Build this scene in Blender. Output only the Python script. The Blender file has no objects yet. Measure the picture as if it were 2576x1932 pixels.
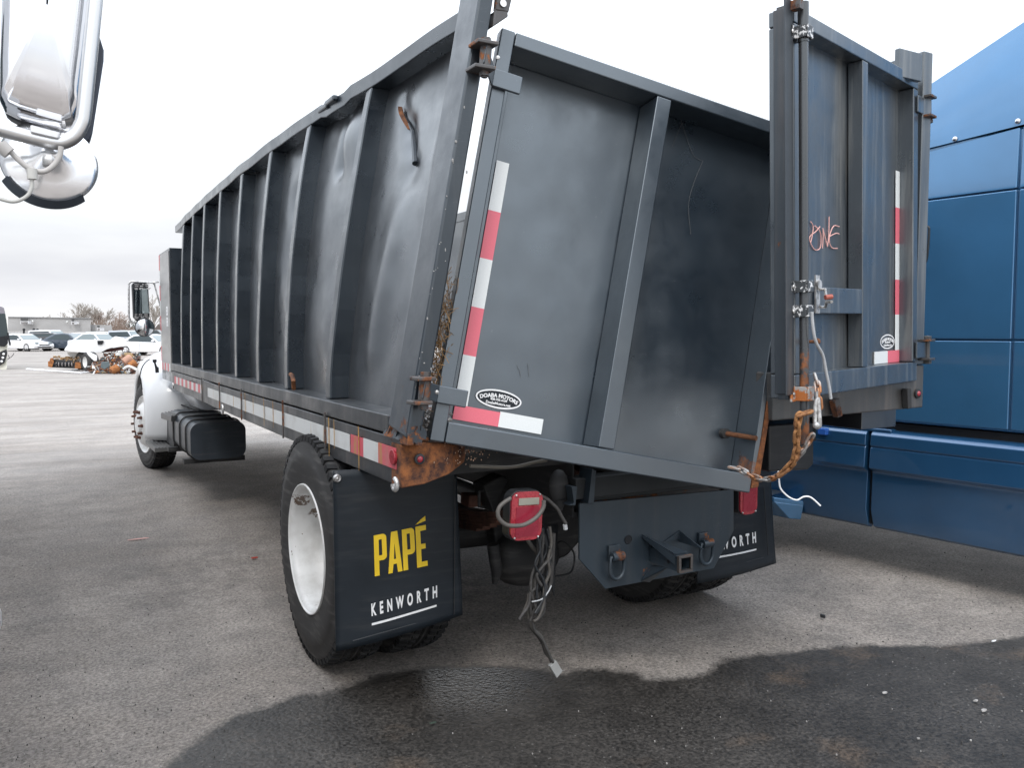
import bpy, bmesh, math, random
from mathutils import Vector, Matrix, noise
from mathutils.geometry import tessellate_polygon
random.seed(7)
S = bpy.context.scene
PI = math.pi
rad = math.radians

# ------------------------------------------------------------------ camera
FPX, CX, CY, HOR = 2100.0, 1288.0, 966.0, 835.0
YAW = math.atan((1288 - 105) / FPX); PITCH = math.atan((CY - HOR) / FPX)
Fh = Vector((math.sin(YAW), math.cos(YAW), 0)); Rt = Vector((math.cos(YAW), -math.sin(YAW), 0)); Z = Vector((0, 0, 1))
CAM = Vector((-2.35670, -3.85195, 1.56))
Fw = Fh * math.cos(PITCH) - Z * math.sin(PITCH); Up = Fh * math.sin(PITCH) + Z * math.cos(PITCH)
cd = bpy.data.cameras.new('camera'); cam = bpy.data.objects.new('camera', cd); S.collection.objects.link(cam)
cd.sensor_width = 36; cd.lens = FPX / 2576 * 36; cd.clip_start = 0.05; cd.clip_end = 3000
mm = Matrix((Rt, Up, -Fw)).transposed().to_4x4(); mm.translation = CAM; cam.matrix_world = mm
S.camera = cam
def ray(u, v): return Fw + Rt * ((u - CX) / FPX) - Up * ((v - CY) / FPX)
def at(u, v, axis, val):            # where the sight line of photo pixel (u, v) meets the plane axis = val
    r = ray(u, v); i = 'xyz'.index(axis); return CAM + r * ((val - CAM[i]) / r[i])

# ------------------------------------------------------------------ sky, sun, exposure
S.view_settings.view_transform = 'Standard'; S.view_settings.look = 'None'
S.view_settings.exposure = 0.0; S.view_settings.gamma = 1.0
SUN_EL, SUN_AZ = rad(48), rad(215)      # azimuth clockwise from +Y
w = bpy.data.worlds.new('World'); S.world = w; w.use_nodes = True
nt = w.node_tree; nt.nodes.clear()
def wn(t, **k):
    n = nt.nodes.new(t)
    for a, b in k.items(): setattr(n, a, b)
    return n
out = wn('ShaderNodeOutputWorld'); bg = wn('ShaderNodeBackground')
sky = wn('ShaderNodeTexSky', sky_type='NISHITA', sun_disc=False, sun_elevation=SUN_EL, sun_rotation=SUN_AZ)
sky.air_density = 2; sky.dust_density = 6
tc = wn('ShaderNodeTexCoord'); sep = wn('ShaderNodeSeparateXYZ')
nt.links.new(tc.outputs['Generated'], sep.inputs[0])
mp = wn('ShaderNodeMapping'); mp.inputs['Scale'].default_value = (1.5, 1.5, 7); nt.links.new(tc.outputs['Generated'], mp.inputs[0])
nz = wn('ShaderNodeTexNoise'); nz.inputs['Scale'].default_value = 1.6; nz.inputs['Detail'].default_value = 5; nz.inputs['Roughness'].default_value = .5
nt.links.new(mp.outputs[0], nz.inputs[0])
rp = wn('ShaderNodeValToRGB'); e = rp.color_ramp.elements                     # cloud deck brightness with elevation
e[0].position = 0.0; e[0].color = (7.4, 7.4, 7.5, 1); e[1].position = .9; e[1].color = (16.8, 17.9, 19.6, 1)
a_ = rp.color_ramp.elements.new(.08); a_.color = (6.5, 6.6, 6.85, 1)
a_ = rp.color_ramp.elements.new(.16); a_.color = (7.0, 7.3, 7.65, 1)
a_ = rp.color_ramp.elements.new(.3); a_.color = (10.0, 10.6, 11.4, 1)
nt.links.new(sep.outputs['Z'], rp.inputs[0])
rc = wn('ShaderNodeValToRGB'); e = rc.color_ramp.elements                     # darker and lighter banks
e[0].position = .36; e[0].color = (.9, .905, .93, 1); e[1].position = .58; e[1].color = (1.12, 1.12, 1.11, 1)
nt.links.new(nz.outputs[0], rc.inputs[0])
mu = wn('ShaderNodeMix', data_type='RGBA', blend_type='MULTIPLY'); mu.inputs[0].default_value = 1; mu.clamp_result = False
nt.links.new(rp.outputs[0], mu.inputs[6]); nt.links.new(rc.outputs[0], mu.inputs[7])
mx = wn('ShaderNodeMix', data_type='RGBA'); mx.inputs[0].default_value = .93; mx.clamp_result = False
nt.links.new(sky.outputs[0], mx.inputs[6]); nt.links.new(mu.outputs[2], mx.inputs[7])
nt.links.new(mx.outputs[2], bg.inputs[0]); bg.inputs[1].default_value = 0.145
nt.links.new(bg.outputs[0], out.inputs[0])
sd = bpy.data.lights.new('sun', 'SUN'); so = bpy.data.objects.new('sun', sd); S.collection.objects.link(so)
sd.energy = 1.1; sd.angle = rad(16); sd.color = (1, .965, .92)
sdir = Vector((math.sin(SUN_AZ) * math.cos(SUN_EL), math.cos(SUN_AZ) * math.cos(SUN_EL), math.sin(SUN_EL)))
so.rotation_euler = sdir.to_track_quat('Z', 'Y').to_euler()

# ------------------------------------------------------------------ helpers
COL = S.collection
def tag(o, label=None, cat=None, group=None, kind=None):
    if label: o['label'] = label
    if cat: o['category'] = cat
    if group: o['group'] = group
    if kind: o['kind'] = kind
    return o
def empty(name, loc=(0, 0, 0), rz=0, label=None, cat=None, group=None):
    o = bpy.data.objects.new(name, None); COL.objects.link(o); o.location = loc; o.rotation_euler = (0, 0, rz); o.empty_display_size = .3
    return tag(o, label, cat, group)
class MB:
    def __init__(s): s.v = []; s.f = []; s.m = []
    def add(s, vs, fs, m=0):
        b = len(s.v); s.v += [Vector(p) for p in vs]; s.f += [tuple(b + i for i in f) for f in fs]; s.m += [m] * len(fs); return s
    def box(s, x0, x1, y0, y1, z0, z1, m=0, M=None):
        vs = [Vector((x, y, z)) for x in (x0, x1) for y in (y0, y1) for z in (z0, z1)]
        if M is not None: vs = [M @ p for p in vs]
        return s.add(vs, [(0, 1, 3, 2), (4, 6, 7, 5), (0, 4, 5, 1), (2, 3, 7, 6), (0, 2, 6, 4), (1, 5, 7, 3)], m)
    def hexa(s, a, b, m=0):          # two quads a (4 pts) and b (4 pts) joined
        return s.add(list(a) + list(b), [(3, 2, 1, 0), (4, 5, 6, 7), (0, 1, 5, 4), (1, 2, 6, 5), (2, 3, 7, 6), (3, 0, 4, 7)], m)
    def prism(s, pts, off, m=0):     # pts: 3D polygon, off: extrusion vector
        n = len(pts); pts = [Vector(p) for p in pts]; off = Vector(off)
        tris = tessellate_polygon([pts])
        vs = pts + [p + off for p in pts]
        fs = [tuple(t) for t in tris] + [tuple(i + n for i in reversed(t)) for t in tris] + [(i, (i + 1) % n, n + (i + 1) % n, n + i) for i in range(n)]
        return s.add(vs, fs, m)
    def tube(s, pts, r, n=10, m=0, caps=True, closed=False):
        pts = [Vector(p) for p in pts]; k = len(pts); rr = r if isinstance(r, (list, tuple)) else [r] * k
        base = len(s.v); prev = None
        for i, p in enumerate(pts):
            a = pts[(i - 1) % k] if (i > 0 or closed) else p; b = pts[(i + 1) % k] if (i < k - 1 or closed) else p
            t = (b - a).normalized()
            if prev is None:
                u = t.orthogonal().normalized()
            else:
                u = (prev - t * prev.dot(t)).normalized()
            prev = u; q = t.cross(u)
            for j in range(n):
                an = 2 * PI * j / n; s.v.append(p + (u * math.cos(an) + q * math.sin(an)) * rr[i])
        for i in range(k if closed else k - 1):
            for j in range(n):
                a0 = base + i * n; b0 = base + ((i + 1) % k) * n
                s.f.append((a0 + j, a0 + (j + 1) % n, b0 + (j + 1) % n, b0 + j)); s.m.append(m)
        if caps and not closed:
            s.f.append(tuple(base + j for j in reversed(range(n)))); s.m.append(m)
            s.f.append(tuple(base + (k - 1) * n + j for j in range(n))); s.m.append(m)
        return s
    def lathe(s, prof, c, ax=(1, 0, 0), seg=48, m=0, a0=0, a1=2 * PI, ref=None):   # prof: (axial, radius)
        ax = Vector(ax).normalized(); c = Vector(c); u = Vector(ref) if ref else (Vector((0, 1, 0)) if abs(ax.y) < .9 else Vector((1, 0, 0)))
        u = (u - ax * u.dot(ax)).normalized(); q = ax.cross(u); full = abs(a1 - a0 - 2 * PI) < 1e-6
        n = seg if full else seg + 1; base = len(s.v); k = len(prof)
        for j in range(n):
            an = a0 + (a1 - a0) * j / seg
            for (h, r) in prof: s.v.append(c + ax * h + (u * math.cos(an) + q * math.sin(an)) * r)
        for j in range(seg):
            j2 = (j + 1) % n
            for i in range(k - 1):
                s.f.append((base + j * k + i, base + j * k + i + 1, base + j2 * k + i + 1, base + j2 * k + i)); s.m.append(m)
        return s
    def cyl(s, a, b, r, n=16, m=0): return s.tube([a, b], r, n, m)
    def ball(s, c, r, m=0, n=10, sc=(1, 1, 1)):
        c = Vector(c); vs = []; fs = []
        for i in range(n // 2 + 1):
            th = PI * i / (n // 2)
            for j in range(n):
                ph = 2 * PI * j / n; vs.append(c + Vector((math.sin(th) * math.cos(ph) * sc[0], math.sin(th) * math.sin(ph) * sc[1], math.cos(th) * sc[2])) * r)
        for i in range(n // 2):
            for j in range(n): fs.append((i * n + j, (i + 1) * n + j, (i + 1) * n + (j + 1) % n, i * n + (j + 1) % n))
        return s.add(vs, fs, m)
    def grid(s, fn, nu, nv, m=0):
        vs = [fn(i / nu, j / nv) for i in range(nu + 1) for j in range(nv + 1)]
        return s.add(vs, [(i * (nv + 1) + j, (i + 1) * (nv + 1) + j, (i + 1) * (nv + 1) + j + 1, i * (nv + 1) + j + 1) for i in range(nu) for j in range(nv)], m)
    def build(s, name, mats, parent=None, bevel=0, smooth=None, seg=2, M=None):
        me = bpy.data.meshes.new(name); me.from_pydata([tuple(v) for v in s.v], [], s.f); me.update()
        me.polygons.foreach_set('material_index', s.m)
        bm = bmesh.new(); bm.from_mesh(me); bmesh.ops.remove_doubles(bm, verts=bm.verts, dist=1e-5)
        bmesh.ops.recalc_face_normals(bm, faces=bm.faces); bm.to_mesh(me); bm.free()
        if not isinstance(mats, (list, tuple)): mats = [mats]
        for q in mats: me.materials.append(q)
        if smooth:
            me.polygons.foreach_set('use_smooth', [True] * len(me.polygons)); me.set_sharp_from_angle(angle=rad(smooth))
        o = bpy.data.objects.new(name, me); COL.objects.link(o)
        if parent: o.parent = parent
        if M is not None: o.matrix_local = M
        if bevel:
            b = o.modifiers.new('bevel', 'BEVEL'); b.width = bevel; b.segments = seg; b.limit_method = 'ANGLE'; b.angle_limit = rad(40)
            if not smooth:
                me.polygons.foreach_set('use_smooth', [True] * len(me.polygons)); me.set_sharp_from_angle(angle=rad(35)); b.harden_normals = True
        return o
def rrect(cx, cy, w_, h_, r, n=5):
    pts = []
    for (sx, sy, a0) in ((1, 1, 0), (-1, 1, 90), (-1, -1, 180), (1, -1, 270)):
        for i in range(n + 1):
            a = rad(a0 + 90 * i / n); pts.append((cx + sx * (w_ / 2 - r) + r * math.cos(a), cy + sy * (h_ / 2 - r) + r * math.sin(a)))
    return pts
def text_mb(s, size, sx=1.0, bold=0.0, space=1.0, arc=None, depth=.0015):
    """lettering as thin raised mesh in the XZ plane, centred, facing -Y"""
    c = bpy.data.curves.new('lettering', 'FONT'); c.body = s; c.size = size; c.offset = bold; c.space_character = space
    c.align_x = 'CENTER'; c.align_y = 'CENTER'; c.extrude = depth; c.resolution_u = 4
    o = bpy.data.objects.new('lettering', c); COL.objects.link(o)
    dg = bpy.context.evaluated_depsgraph_get(); me = bpy.data.meshes.new_from_object(o.evaluated_get(dg))
    vs = []
    for v in me.vertices:
        x, y, z = v.co.x * sx, v.co.y, v.co.z
        if arc: a = x / arc; x, y = math.sin(a) * (arc + y), math.cos(a) * (arc + y) - arc
        vs.append(Vector((x, -z, y)))
    fs = [tuple(p.vertices) for p in me.polygons]
    bpy.data.objects.remove(o); bpy.data.curves.remove(c); bpy.data.meshes.remove(me)
    return vs, fs
def smoothpath(pts, n=6):
    pts = [Vector(p) for p in pts]; out = []
    for i in range(len(pts) - 1):
        p0 = pts[max(i - 1, 0)]; p1 = pts[i]; p2 = pts[i + 1]; p3 = pts[min(i + 2, len(pts) - 1)]
        for k in range(n):
            t = k / n; out.append(.5 * ((2 * p1) + (p2 - p0) * t + (2 * p0 - 5 * p1 + 4 * p2 - p3) * t * t + (-p0 + 3 * p1 - 3 * p2 + p3) * t ** 3))
    out.append(pts[-1]); return out

# ------------------------------------------------------------------ materials
class NT:
    def __init__(s, name):
        s.mat = bpy.data.materials.new(name); s.mat.use_nodes = True; s.t = s.mat.node_tree; s.b = s.t.nodes['Principled BSDF']
        s.pos = s.t.nodes.new('ShaderNodeNewGeometry').outputs['Position']
    def n(s, t, **k):
        q = s.t.nodes.new(t)
        for a, b in k.items(): setattr(q, a, b)
        return q
    def l(s, a, b): s.t.links.new(a, b)
    def set(s, **k):
        for a, b in k.items():
            i = s.b.inputs[a.replace('_', ' ')]
            if hasattr(b, 'links'): s.l(b, i)
            else: i.default_value = (*b, 1) if isinstance(b, (tuple, list)) and len(b) == 3 else b
        return s
    def obj(s): return s.n('ShaderNodeTexCoord').outputs['Object']
    def map(s, v, sc, rot=(0, 0, 0), loc=(0, 0, 0)):
        q = s.n('ShaderNodeMapping'); s.l(v, q.inputs[0]); q.inputs['Scale'].default_value = sc; q.inputs['Rotation'].default_value = rot; q.inputs['Location'].default_value = loc; return q.outputs[0]
    def noise(s, v, sc, det=5, rough=.55, dist=0):
        q = s.n('ShaderNodeTexNoise'); s.l(v, q.inputs[0]); q.inputs['Scale'].default_value = sc; q.inputs['Detail'].default_value = det; q.inputs['Roughness'].default_value = rough; q.inputs['Distortion'].default_value = dist; return q.outputs[0]
    def vor(s, v, sc, out='Distance', feat='F1'):
        q = s.n('ShaderNodeTexVoronoi', feature=feat); s.l(v, q.inputs[0]); q.inputs['Scale'].default_value = sc; return q.outputs[out]
    def rng(s, v, a, b, c=0, d=1):
        q = s.n('ShaderNodeMapRange'); s.l(v, q.inputs[0])
        for i, x in enumerate((a, b, c, d)): q.inputs[i + 1].default_value = x
        return q.outputs[0]
    def math(s, op, a, b=0.0, clamp=False):
        q = s.n('ShaderNodeMath', operation=op, use_clamp=clamp)
        for i, x in enumerate((a, b)):
            if hasattr(x, 'links'): s.l(x, q.inputs[i])
            else: q.inputs[i].default_value = x
        return q.outputs[0]
    def mix(s, f, a, b, mode='MIX'):
        q = s.n('ShaderNodeMix', data_type='RGBA', blend_type=mode)
        for i, x in ((0, f), (6, a), (7, b)):
            if hasattr(x, 'links'): s.l(x, q.inputs[i])
            elif i == 0: q.inputs[0].default_value = x
            else: q.inputs[i].default_value = (*x, 1) if not isinstance(x, float) else (x, x, x, 1)
        return q.outputs[2]
    def bump(s, h, st=.3, d=.01):
        q = s.n('ShaderNodeBump'); q.inputs['Strength'].default_value = st; q.inputs['Distance'].default_value = d; s.l(h, q.inputs['Height']); s.l(q.outputs[0], s.b.inputs['Normal']); return s
    def zone(s, c, r, soft=.5):      # 1 near the world point c
        q = s.n('ShaderNodeVectorMath', operation='DISTANCE'); s.l(s.pos, q.inputs[0]); q.inputs[1].default_value = c
        return s.rng(q.outputs['Value'], r, r * soft, 0, 1)
def simple(name, col, rough=.6, metal=0, spec=.5, var=.12, sc=8, bump=0):
    t = NT(name); f = t.noise(t.obj(), sc, 6); c0 = tuple(x * (1 - var) for x in col); c1 = tuple(min(1, x * (1 + var)) for x in col)
    t.set(Base_Color=t.mix(t.rng(f, .35, .65), c0, c1), Roughness=t.rng(f, .3, .7, max(.02, rough - .08), rough + .08), Metallic=metal)
    t.b.inputs['Specular IOR Level'].default_value = spec
    if bump: t.bump(f, bump)
    return t.mat
def bedpaint(name, col=(.009, .0135, .02), rough=.28, rust=0.0, zones=(), dirt=.16, spec=.5, dirtcol=(.06, .058, .058), scr=1.0, coat=.5, zsoft=.15):
    t = NT(name); p = t.pos
    big = t.noise(p, 2.2, 6, .6); c = t.mix(t.rng(big, .3, .7), tuple(x * .8 for x in col), tuple(x * 1.2 for x in col))
    st = t.noise(t.map(p, (22, 22, 1.2)), 1.0, 6, .6)                       # rain streaks
    c = t.mix(t.math('MULTIPLY', t.rng(st, .5, .75), dirt), c, dirtcol)
    sp = t.noise(p, 46, 3, .6); spk = t.math('MULTIPLY', t.rng(sp, .7, .76), t.rng(t.noise(p, 3, 2), .45, .62))
    c = t.mix(t.math('MULTIPLY', spk, .3), c, (.2, .195, .19))                # chips
    s1 = t.noise(t.map(p, (3, 3, 60), (.5, .35, 0)), 2.2, 1, .4, 1.2); s1 = t.math('MULTIPLY', t.rng(t.math('ABSOLUTE', t.math('SUBTRACT', s1, .5)), .004, .0, 0, 1), t.rng(t.noise(p, 2.6, 2), .56, .64))
    c = t.mix(t.math('MULTIPLY', s1, .35 * scr), c, (.3, .3, .31))           # scratches
    rn = t.noise(p, 9, 9, .72); k = t.math('ADD', rn, -.78 + rust)
    for (zc, zr, zs) in zones: k = t.math('ADD', k, t.math('MULTIPLY', t.zone(zc, zr, zsoft), zs))
    rf = t.rng(k, 0, .05)
    rc_ = t.mix(t.rng(t.noise(p, 16, 7, .75), .38, .62), (.045, .018, .012), (.3, .105, .03))
    c = t.mix(rf, c, rc_)
    r = t.math('ADD', t.rng(t.noise(p, 5, 6, .65), .3, .7, rough - .1, rough + .14), t.math('MULTIPLY', rf, .45), True)
    t.set(Base_Color=c, Roughness=r); t.b.inputs['Specular IOR Level'].default_value = spec
    t.b.inputs['IOR'].default_value = 1.6; t.b.inputs['Specular Tint'].default_value = (.8, .92, 1, 1); t.set(Coat_Weight=t.math('SUBTRACT', coat, rf, True), Coat_Roughness=r, Coat_IOR=1.65)
    h = t.math('ADD', t.noise(p, 14, 5, .6), t.math('MULTIPLY', t.math('MULTIPLY', rn, rf), 2.0)); t.bump(h, .07, .01)
    return t.mat
CORN = (-1.15, -1.12, 1.16)
M_bed = bedpaint('bed_paint', zones=((CORN, .22, .3),), rust=.02)
M_wall = bedpaint('bed_wall_paint', col=(.018, .0185, .022), rough=.33, dirt=.4, scr=.6, rust=0, coat=1.0, spec=1.0)
M_post = bedpaint('bed_post_paint', rough=.36, rust=.07, zones=((CORN, .3, .22), ((-1.1, -1.16, 2.1), .5, .05)), dirt=.5)
M_rail = bedpaint('bed_rail_paint', col=(.02, .021, .024), rough=.42, rust=.04, zones=(((-1.25, -1.07, 1.12), .3, .25),), dirt=.6, dirtcol=(.12, .105, .095))
M_door = bedpaint('door_paint', col=(.016, .025, .036), rough=.34, rust=.0, dirt=.1, spec=1.0, coat=1.0, zones=(((.22, -1.4, .95), .32, .3),))
M_dooredge = bedpaint('door_edge_rust', rust=.12, zsoft=.3, zones=(((.22, -1.3, 1.05), .6, .4),), rough=.5, dirt=.6, dirtcol=(.1, .07, .055))
M_beam = bedpaint('beam_rust_paint', col=(.05, .047, .045), rough=.45, rust=.04, dirt=.7, zsoft=.5, zones=(((-1.17, -1.1, 1.08), .38, .5),), dirtcol=(.15, .12, .1))
M_door2 = bedpaint('door_paint_right', coat=.7, spec=.9, col=(.034, .04, .048), rough=.34, dirt=.75, dirtcol=(.2, .195, .18), rust=.01)
M_rustpaint = bedpaint('rusty_steel', col=(.05, .04, .035), rust=.26, rough=.5)
def rustmat(name, a=(.09, .03, .016), b=(.42, .16, .05), sc=14):
    t = NT(name); p = t.pos; f = t.noise(p, sc, 8, .7); t.set(Base_Color=t.mix(t.rng(f, .35, .65), a, b), Roughness=.85); t.bump(f, .5, .01); return t.mat
M_rust = rustmat('rust', (.05, .022, .015), (.26, .1, .035)); M_rustorange = rustmat('orange_rust', (.13, .045, .018), (.45, .18, .055), 9); M_rustbrown = rustmat('brown_rust', (.05, .025, .02), (.2, .09, .06), 9)
def plastic(name, col, rough=.45, dirt=.3, spec=.5):
    t = NT(name); p = t.pos; f = t.noise(p, 6, 7, .6); st = t.noise(t.map(p, (3, 3, 24)), 1.5, 5)
    c = t.mix(t.rng(f, .35, .7), tuple(x * .85 for x in col), tuple(x * 1.2 for x in col)); c = t.mix(t.math('MULTIPLY', t.rng(st, .52, .72), dirt), c, (.12, .115, .11))
    t.set(Base_Color=c, Roughness=t.rng(f, .3, .7, rough - .08, rough + .12)); t.b.inputs['Specular IOR Level'].default_value = spec; t.bump(f, .08, .01); return t.mat
M_flap = plastic('flap_rubber', (.011, .016, .022), .45, .12, .4)
M_black = plastic('black_plastic', (.02, .022, .025), .4, .2)
M_frame = plastic('chassis_steel', (.025, .025, .026), .6, .5)
M_rubber = plastic('tyre_rubber', (.035, .034, .034), .65, .6, .35)
M_rubberd = plastic('tyre_tread_rubber', (.016, .016, .017), .75, .35, .3)
M_hitch = bedpaint('hitch_paint', coat=.2, col=(.019, .028, .038), rough=.42, rust=.04, dirt=.35, spec=.45, zsoft=.3, zones=(((0.07, -1.06, .58), .12, .2), ((-.24, -1.03, .62), .07, .25), ((.26, -1.03, .62), .07, .25), ((-.05, -1.0, .5), .12, .16)))
M_white = simple('white_paint', (.75, .75, .76), .3, var=.04); M_whitedirty = simple('dirty_white_paint', (.62, .62, .6), .45, var=.15, sc=5)
M_cab = NT('cab_white_paint'); M_cab.set(Base_Color=(.74, .75, .76), Roughness=.25, Coat_Weight=.6, Coat_Roughness=.08); M_cab = M_cab.mat
t = NT('rim_white'); f = t.noise(t.pos, 9, 6, .6)
def bowl(u, v):
    return min((at(u, v, 'x', -1.29 + .004 * i) for i in range(45)), key=lambda q: abs(math.hypot(q.y - .02, q.z - .536) - .268))
zq = bowl(757, 1264); zr_ = bowl(792, 1292)
ch = t.rng(t.math('ADD', t.noise(t.pos, 22, 5, .7), t.math('MULTIPLY', t.math('MAXIMUM', t.zone(tuple(zq), .075, .3), t.math('MULTIPLY', t.zone(tuple(zr_), .05, .3), .8)), .22)), .66, .68)
t.set(Base_Color=t.mix(ch, t.mix(t.rng(f, .4, .7), (.74, .74, .73), (.55, .54, .52)), (.14, .09, .06)), Roughness=.38); M_rim = t.mat
t = NT('chrome'); t.set(Base_Color=(.82, .82, .84), Metallic=1.0, Roughness=t.rng(t.noise(t.pos, 20, 4), .3, .7, .05, .16)); M_chrome = t.mat
t = NT('brushed_aluminium'); t.set(Base_Color=(.7, .7, .7), Metallic=1.0, Roughness=.32); M_alu = t.mat
t = NT('galvanised'); t.set(Base_Color=t.mix(t.rng(t.noise(t.pos, 40, 5), .4, .6), (.35, .34, .33), (.7, .69, .68)), Metallic=.7, Roughness=.45); M_galv = t.mat
t = NT('mirror_glass'); t.set(Base_Color=(.5, .58, .59), Metallic=1.0, Roughness=.03); M_mirror = t.mat
t = NT('convex_glass'); t.set(Base_Color=(.9, .92, .93), Metallic=1.0, Roughness=.02); M_convex = t.mat
def tape(name, col):
    t = NT(name); p = t.pos; f = t.vor(p, 260); t.set(Base_Color=t.mix(t.rng(f, 0, .6), tuple(x * .93 for x in col), col), Roughness=.3); return t.mat
M_tw = tape('reflective_white', (.8, .82, .81)); M_tr = tape('reflective_red', (.8, .17, .22))
def dtape(name, col):
    t = NT(name); p = t.pos; st = t.noise(t.map(p, (1, 9, .8)), 1.6, 5, .6); d = t.rng(t.noise(p, 7, 6, .65), .5, .7, 0, .35)
    c = t.mix(d, col, (.35, .31, .27)); c = t.mix(t.rng(st, .62, .67, 0, .75), c, (.45, .26, .08)); t.set(Base_Color=c, Roughness=.4); return t.mat
M_dtw = dtape('weathered_tape_white', (.66, .67, .66)); M_dtr = dtape('weathered_tape_red', (.62, .09, .12))
t = NT('lens_red'); t.set(Base_Color=t.mix(t.rng(t.vor(t.pos, 120), .2, .6), (.27, .017, .028), (.38, .035, .05)), Roughness=.2, Coat_Weight=.5); M_lens = t.mat
M_lensclear = simple('clear_lens', (.3, .29, .24), .3)
M_letter = simple('lettering_white', (.85, .85, .85), .5, var=.03); M_yellow = simple('lettering_yellow', (.83, .56, .02), .45, var=.05)
M_chalk = simple('chalk_pink', (.75, .42, .38), .8)
t = NT('plywood'); f = t.noise(t.map(t.pos, (2, 2, 24)), 1.5, 6); t.set(Base_Color=t.mix(t.rng(f, .35, .65), (.42, .2, .08), (.62, .34, .15)), Roughness=.7); M_ply = t.mat
M_straw = simple('straw', (.24, .14, .06), .85, var=.4, sc=30); M_stone = simple('gravel_stone', (.4, .38, .36), .85, var=.4, sc=40)
def blue(name, col, rough):
    t = NT(name); f = t.noise(t.pos, 2.5, 5); c = t.mix(t.rng(f, .35, .65), tuple(x * .93 for x in col), tuple(x * 1.07 for x in col))
    t.set(Base_Color=c, Roughness=rough, Metallic=.45, Coat_Weight=1.0, Coat_Roughness=.05, Coat_IOR=1.7); return t.mat
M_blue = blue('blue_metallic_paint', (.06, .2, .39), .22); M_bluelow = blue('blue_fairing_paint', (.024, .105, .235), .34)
M_darkgap = simple('dark_gap', (.008, .009, .012), .8)
M_glass = NT('dark_glass').set(Base_Color=(.03, .045, .05), Roughness=.06).mat
M_glassp = NT('pale_glass').set(Base_Color=(.2, .24, .25), Roughness=.08).mat
M_wire = simple('grey_wire', (.45, .46, .47), .5); M_cable = plastic('cable_sheath', (.045, .042, .04), .6, .4)
M_chainr = rustmat('chain_rust', (.14, .06, .03), (.5, .24, .09), 40)
M_debris = simple('weld_spatter', (.3, .29, .28), .5)

# ground material -------------------------------------------------
t = NT('asphalt'); p = t.pos
wet = t.n('ShaderNodeAttribute', attribute_name='wet').outputs['Fac']
wn1 = t.math('ADD', t.math('ADD', t.math('MULTIPLY', t.math('SUBTRACT', t.noise(p, 9, 6, .7), .5), .13), t.math('MULTIPLY', t.math('SUBTRACT', t.noise(p, 90, 3, .6), .5), .05)), wet)
wf = t.rng(wn1, -.022, .03)
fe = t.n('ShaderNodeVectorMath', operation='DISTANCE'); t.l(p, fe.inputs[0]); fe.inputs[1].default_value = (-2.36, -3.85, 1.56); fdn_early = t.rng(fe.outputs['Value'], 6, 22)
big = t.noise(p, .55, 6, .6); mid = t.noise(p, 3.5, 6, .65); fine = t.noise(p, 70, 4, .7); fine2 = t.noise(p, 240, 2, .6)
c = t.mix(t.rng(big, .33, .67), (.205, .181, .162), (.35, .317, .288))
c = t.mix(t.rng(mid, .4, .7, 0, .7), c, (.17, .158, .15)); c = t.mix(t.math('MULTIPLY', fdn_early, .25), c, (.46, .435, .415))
far = t.noise(t.map(p, (.12, 1.1, 1), (0, 0, YAW)), 1.0, 6, .65)
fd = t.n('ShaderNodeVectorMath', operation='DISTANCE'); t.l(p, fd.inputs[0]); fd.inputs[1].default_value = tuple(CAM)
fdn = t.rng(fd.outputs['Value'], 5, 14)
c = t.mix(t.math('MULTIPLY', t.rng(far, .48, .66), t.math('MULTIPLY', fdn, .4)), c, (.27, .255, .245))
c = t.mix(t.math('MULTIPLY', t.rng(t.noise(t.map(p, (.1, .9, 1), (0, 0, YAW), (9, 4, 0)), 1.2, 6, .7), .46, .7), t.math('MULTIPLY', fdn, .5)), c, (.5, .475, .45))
c = t.mix(1.0, c, t.mix(t.rng(fine, .3, .7), (.46, .455, .45), (1.5, 1.48, 1.46)), 'MULTIPLY')
c = t.mix(1.0, c, t.mix(t.rng(fine2, .35, .65), (.8, .8, .8), (1.2, 1.2, 1.19)), 'MULTIPLY')
agg = t.vor(p, 55, 'Color'); ag1 = t.n('ShaderNodeSeparateColor'); t.l(agg, ag1.inputs[0]); stone = t.math('MULTIPLY', t.rng(ag1.outputs[0], .93, .95), t.rng(t.vor(p, 55), .36, .22))
c = t.mix(t.math('MULTIPLY', stone, .6), c, (.42, .38, .34))
stone2 = t.math('MULTIPLY', t.rng(ag1.outputs[1], .93, .95), t.rng(t.vor(p, 55), .3, .18)); c = t.mix(t.math('MULTIPLY', stone2, .75), c, (.055, .05, .047))
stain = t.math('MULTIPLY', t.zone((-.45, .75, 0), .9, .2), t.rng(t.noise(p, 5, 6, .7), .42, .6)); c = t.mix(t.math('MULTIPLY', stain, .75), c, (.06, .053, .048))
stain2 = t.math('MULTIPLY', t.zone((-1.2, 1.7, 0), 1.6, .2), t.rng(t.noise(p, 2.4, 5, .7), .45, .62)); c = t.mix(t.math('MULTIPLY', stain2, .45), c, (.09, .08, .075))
cr = t.vor(t.map(p, (1, 1, 0)), .55, 'Distance', 'DISTANCE_TO_EDGE'); crk = t.math('MULTIPLY', t.rng(t.math('ADD', cr, t.math('MULTIPLY', t.math('SUBTRACT', t.noise(p, 14, 4), .5), .03)), .006, .001), t.rng(t.noise(p, .8, 3), .5, .6))
c = t.mix(t.math('MULTIPLY', crk, .18), c, (.06, .055, .05))
wc = t.mix(t.rng(mid, .35, .65), (.022, .020, .018), (.046, .042, .038)); wc = t.mix(t.math('MULTIPLY', t.rng(t.noise(p, 2.1, 4), .58, .72), .8), wc, (.085, .062, .044))
wc = t.mix(1.0, wc, t.mix(t.rng(fine, .35, .65), (.35, .35, .35), (2.0, 1.95, 1.9)), 'MULTIPLY')
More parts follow.
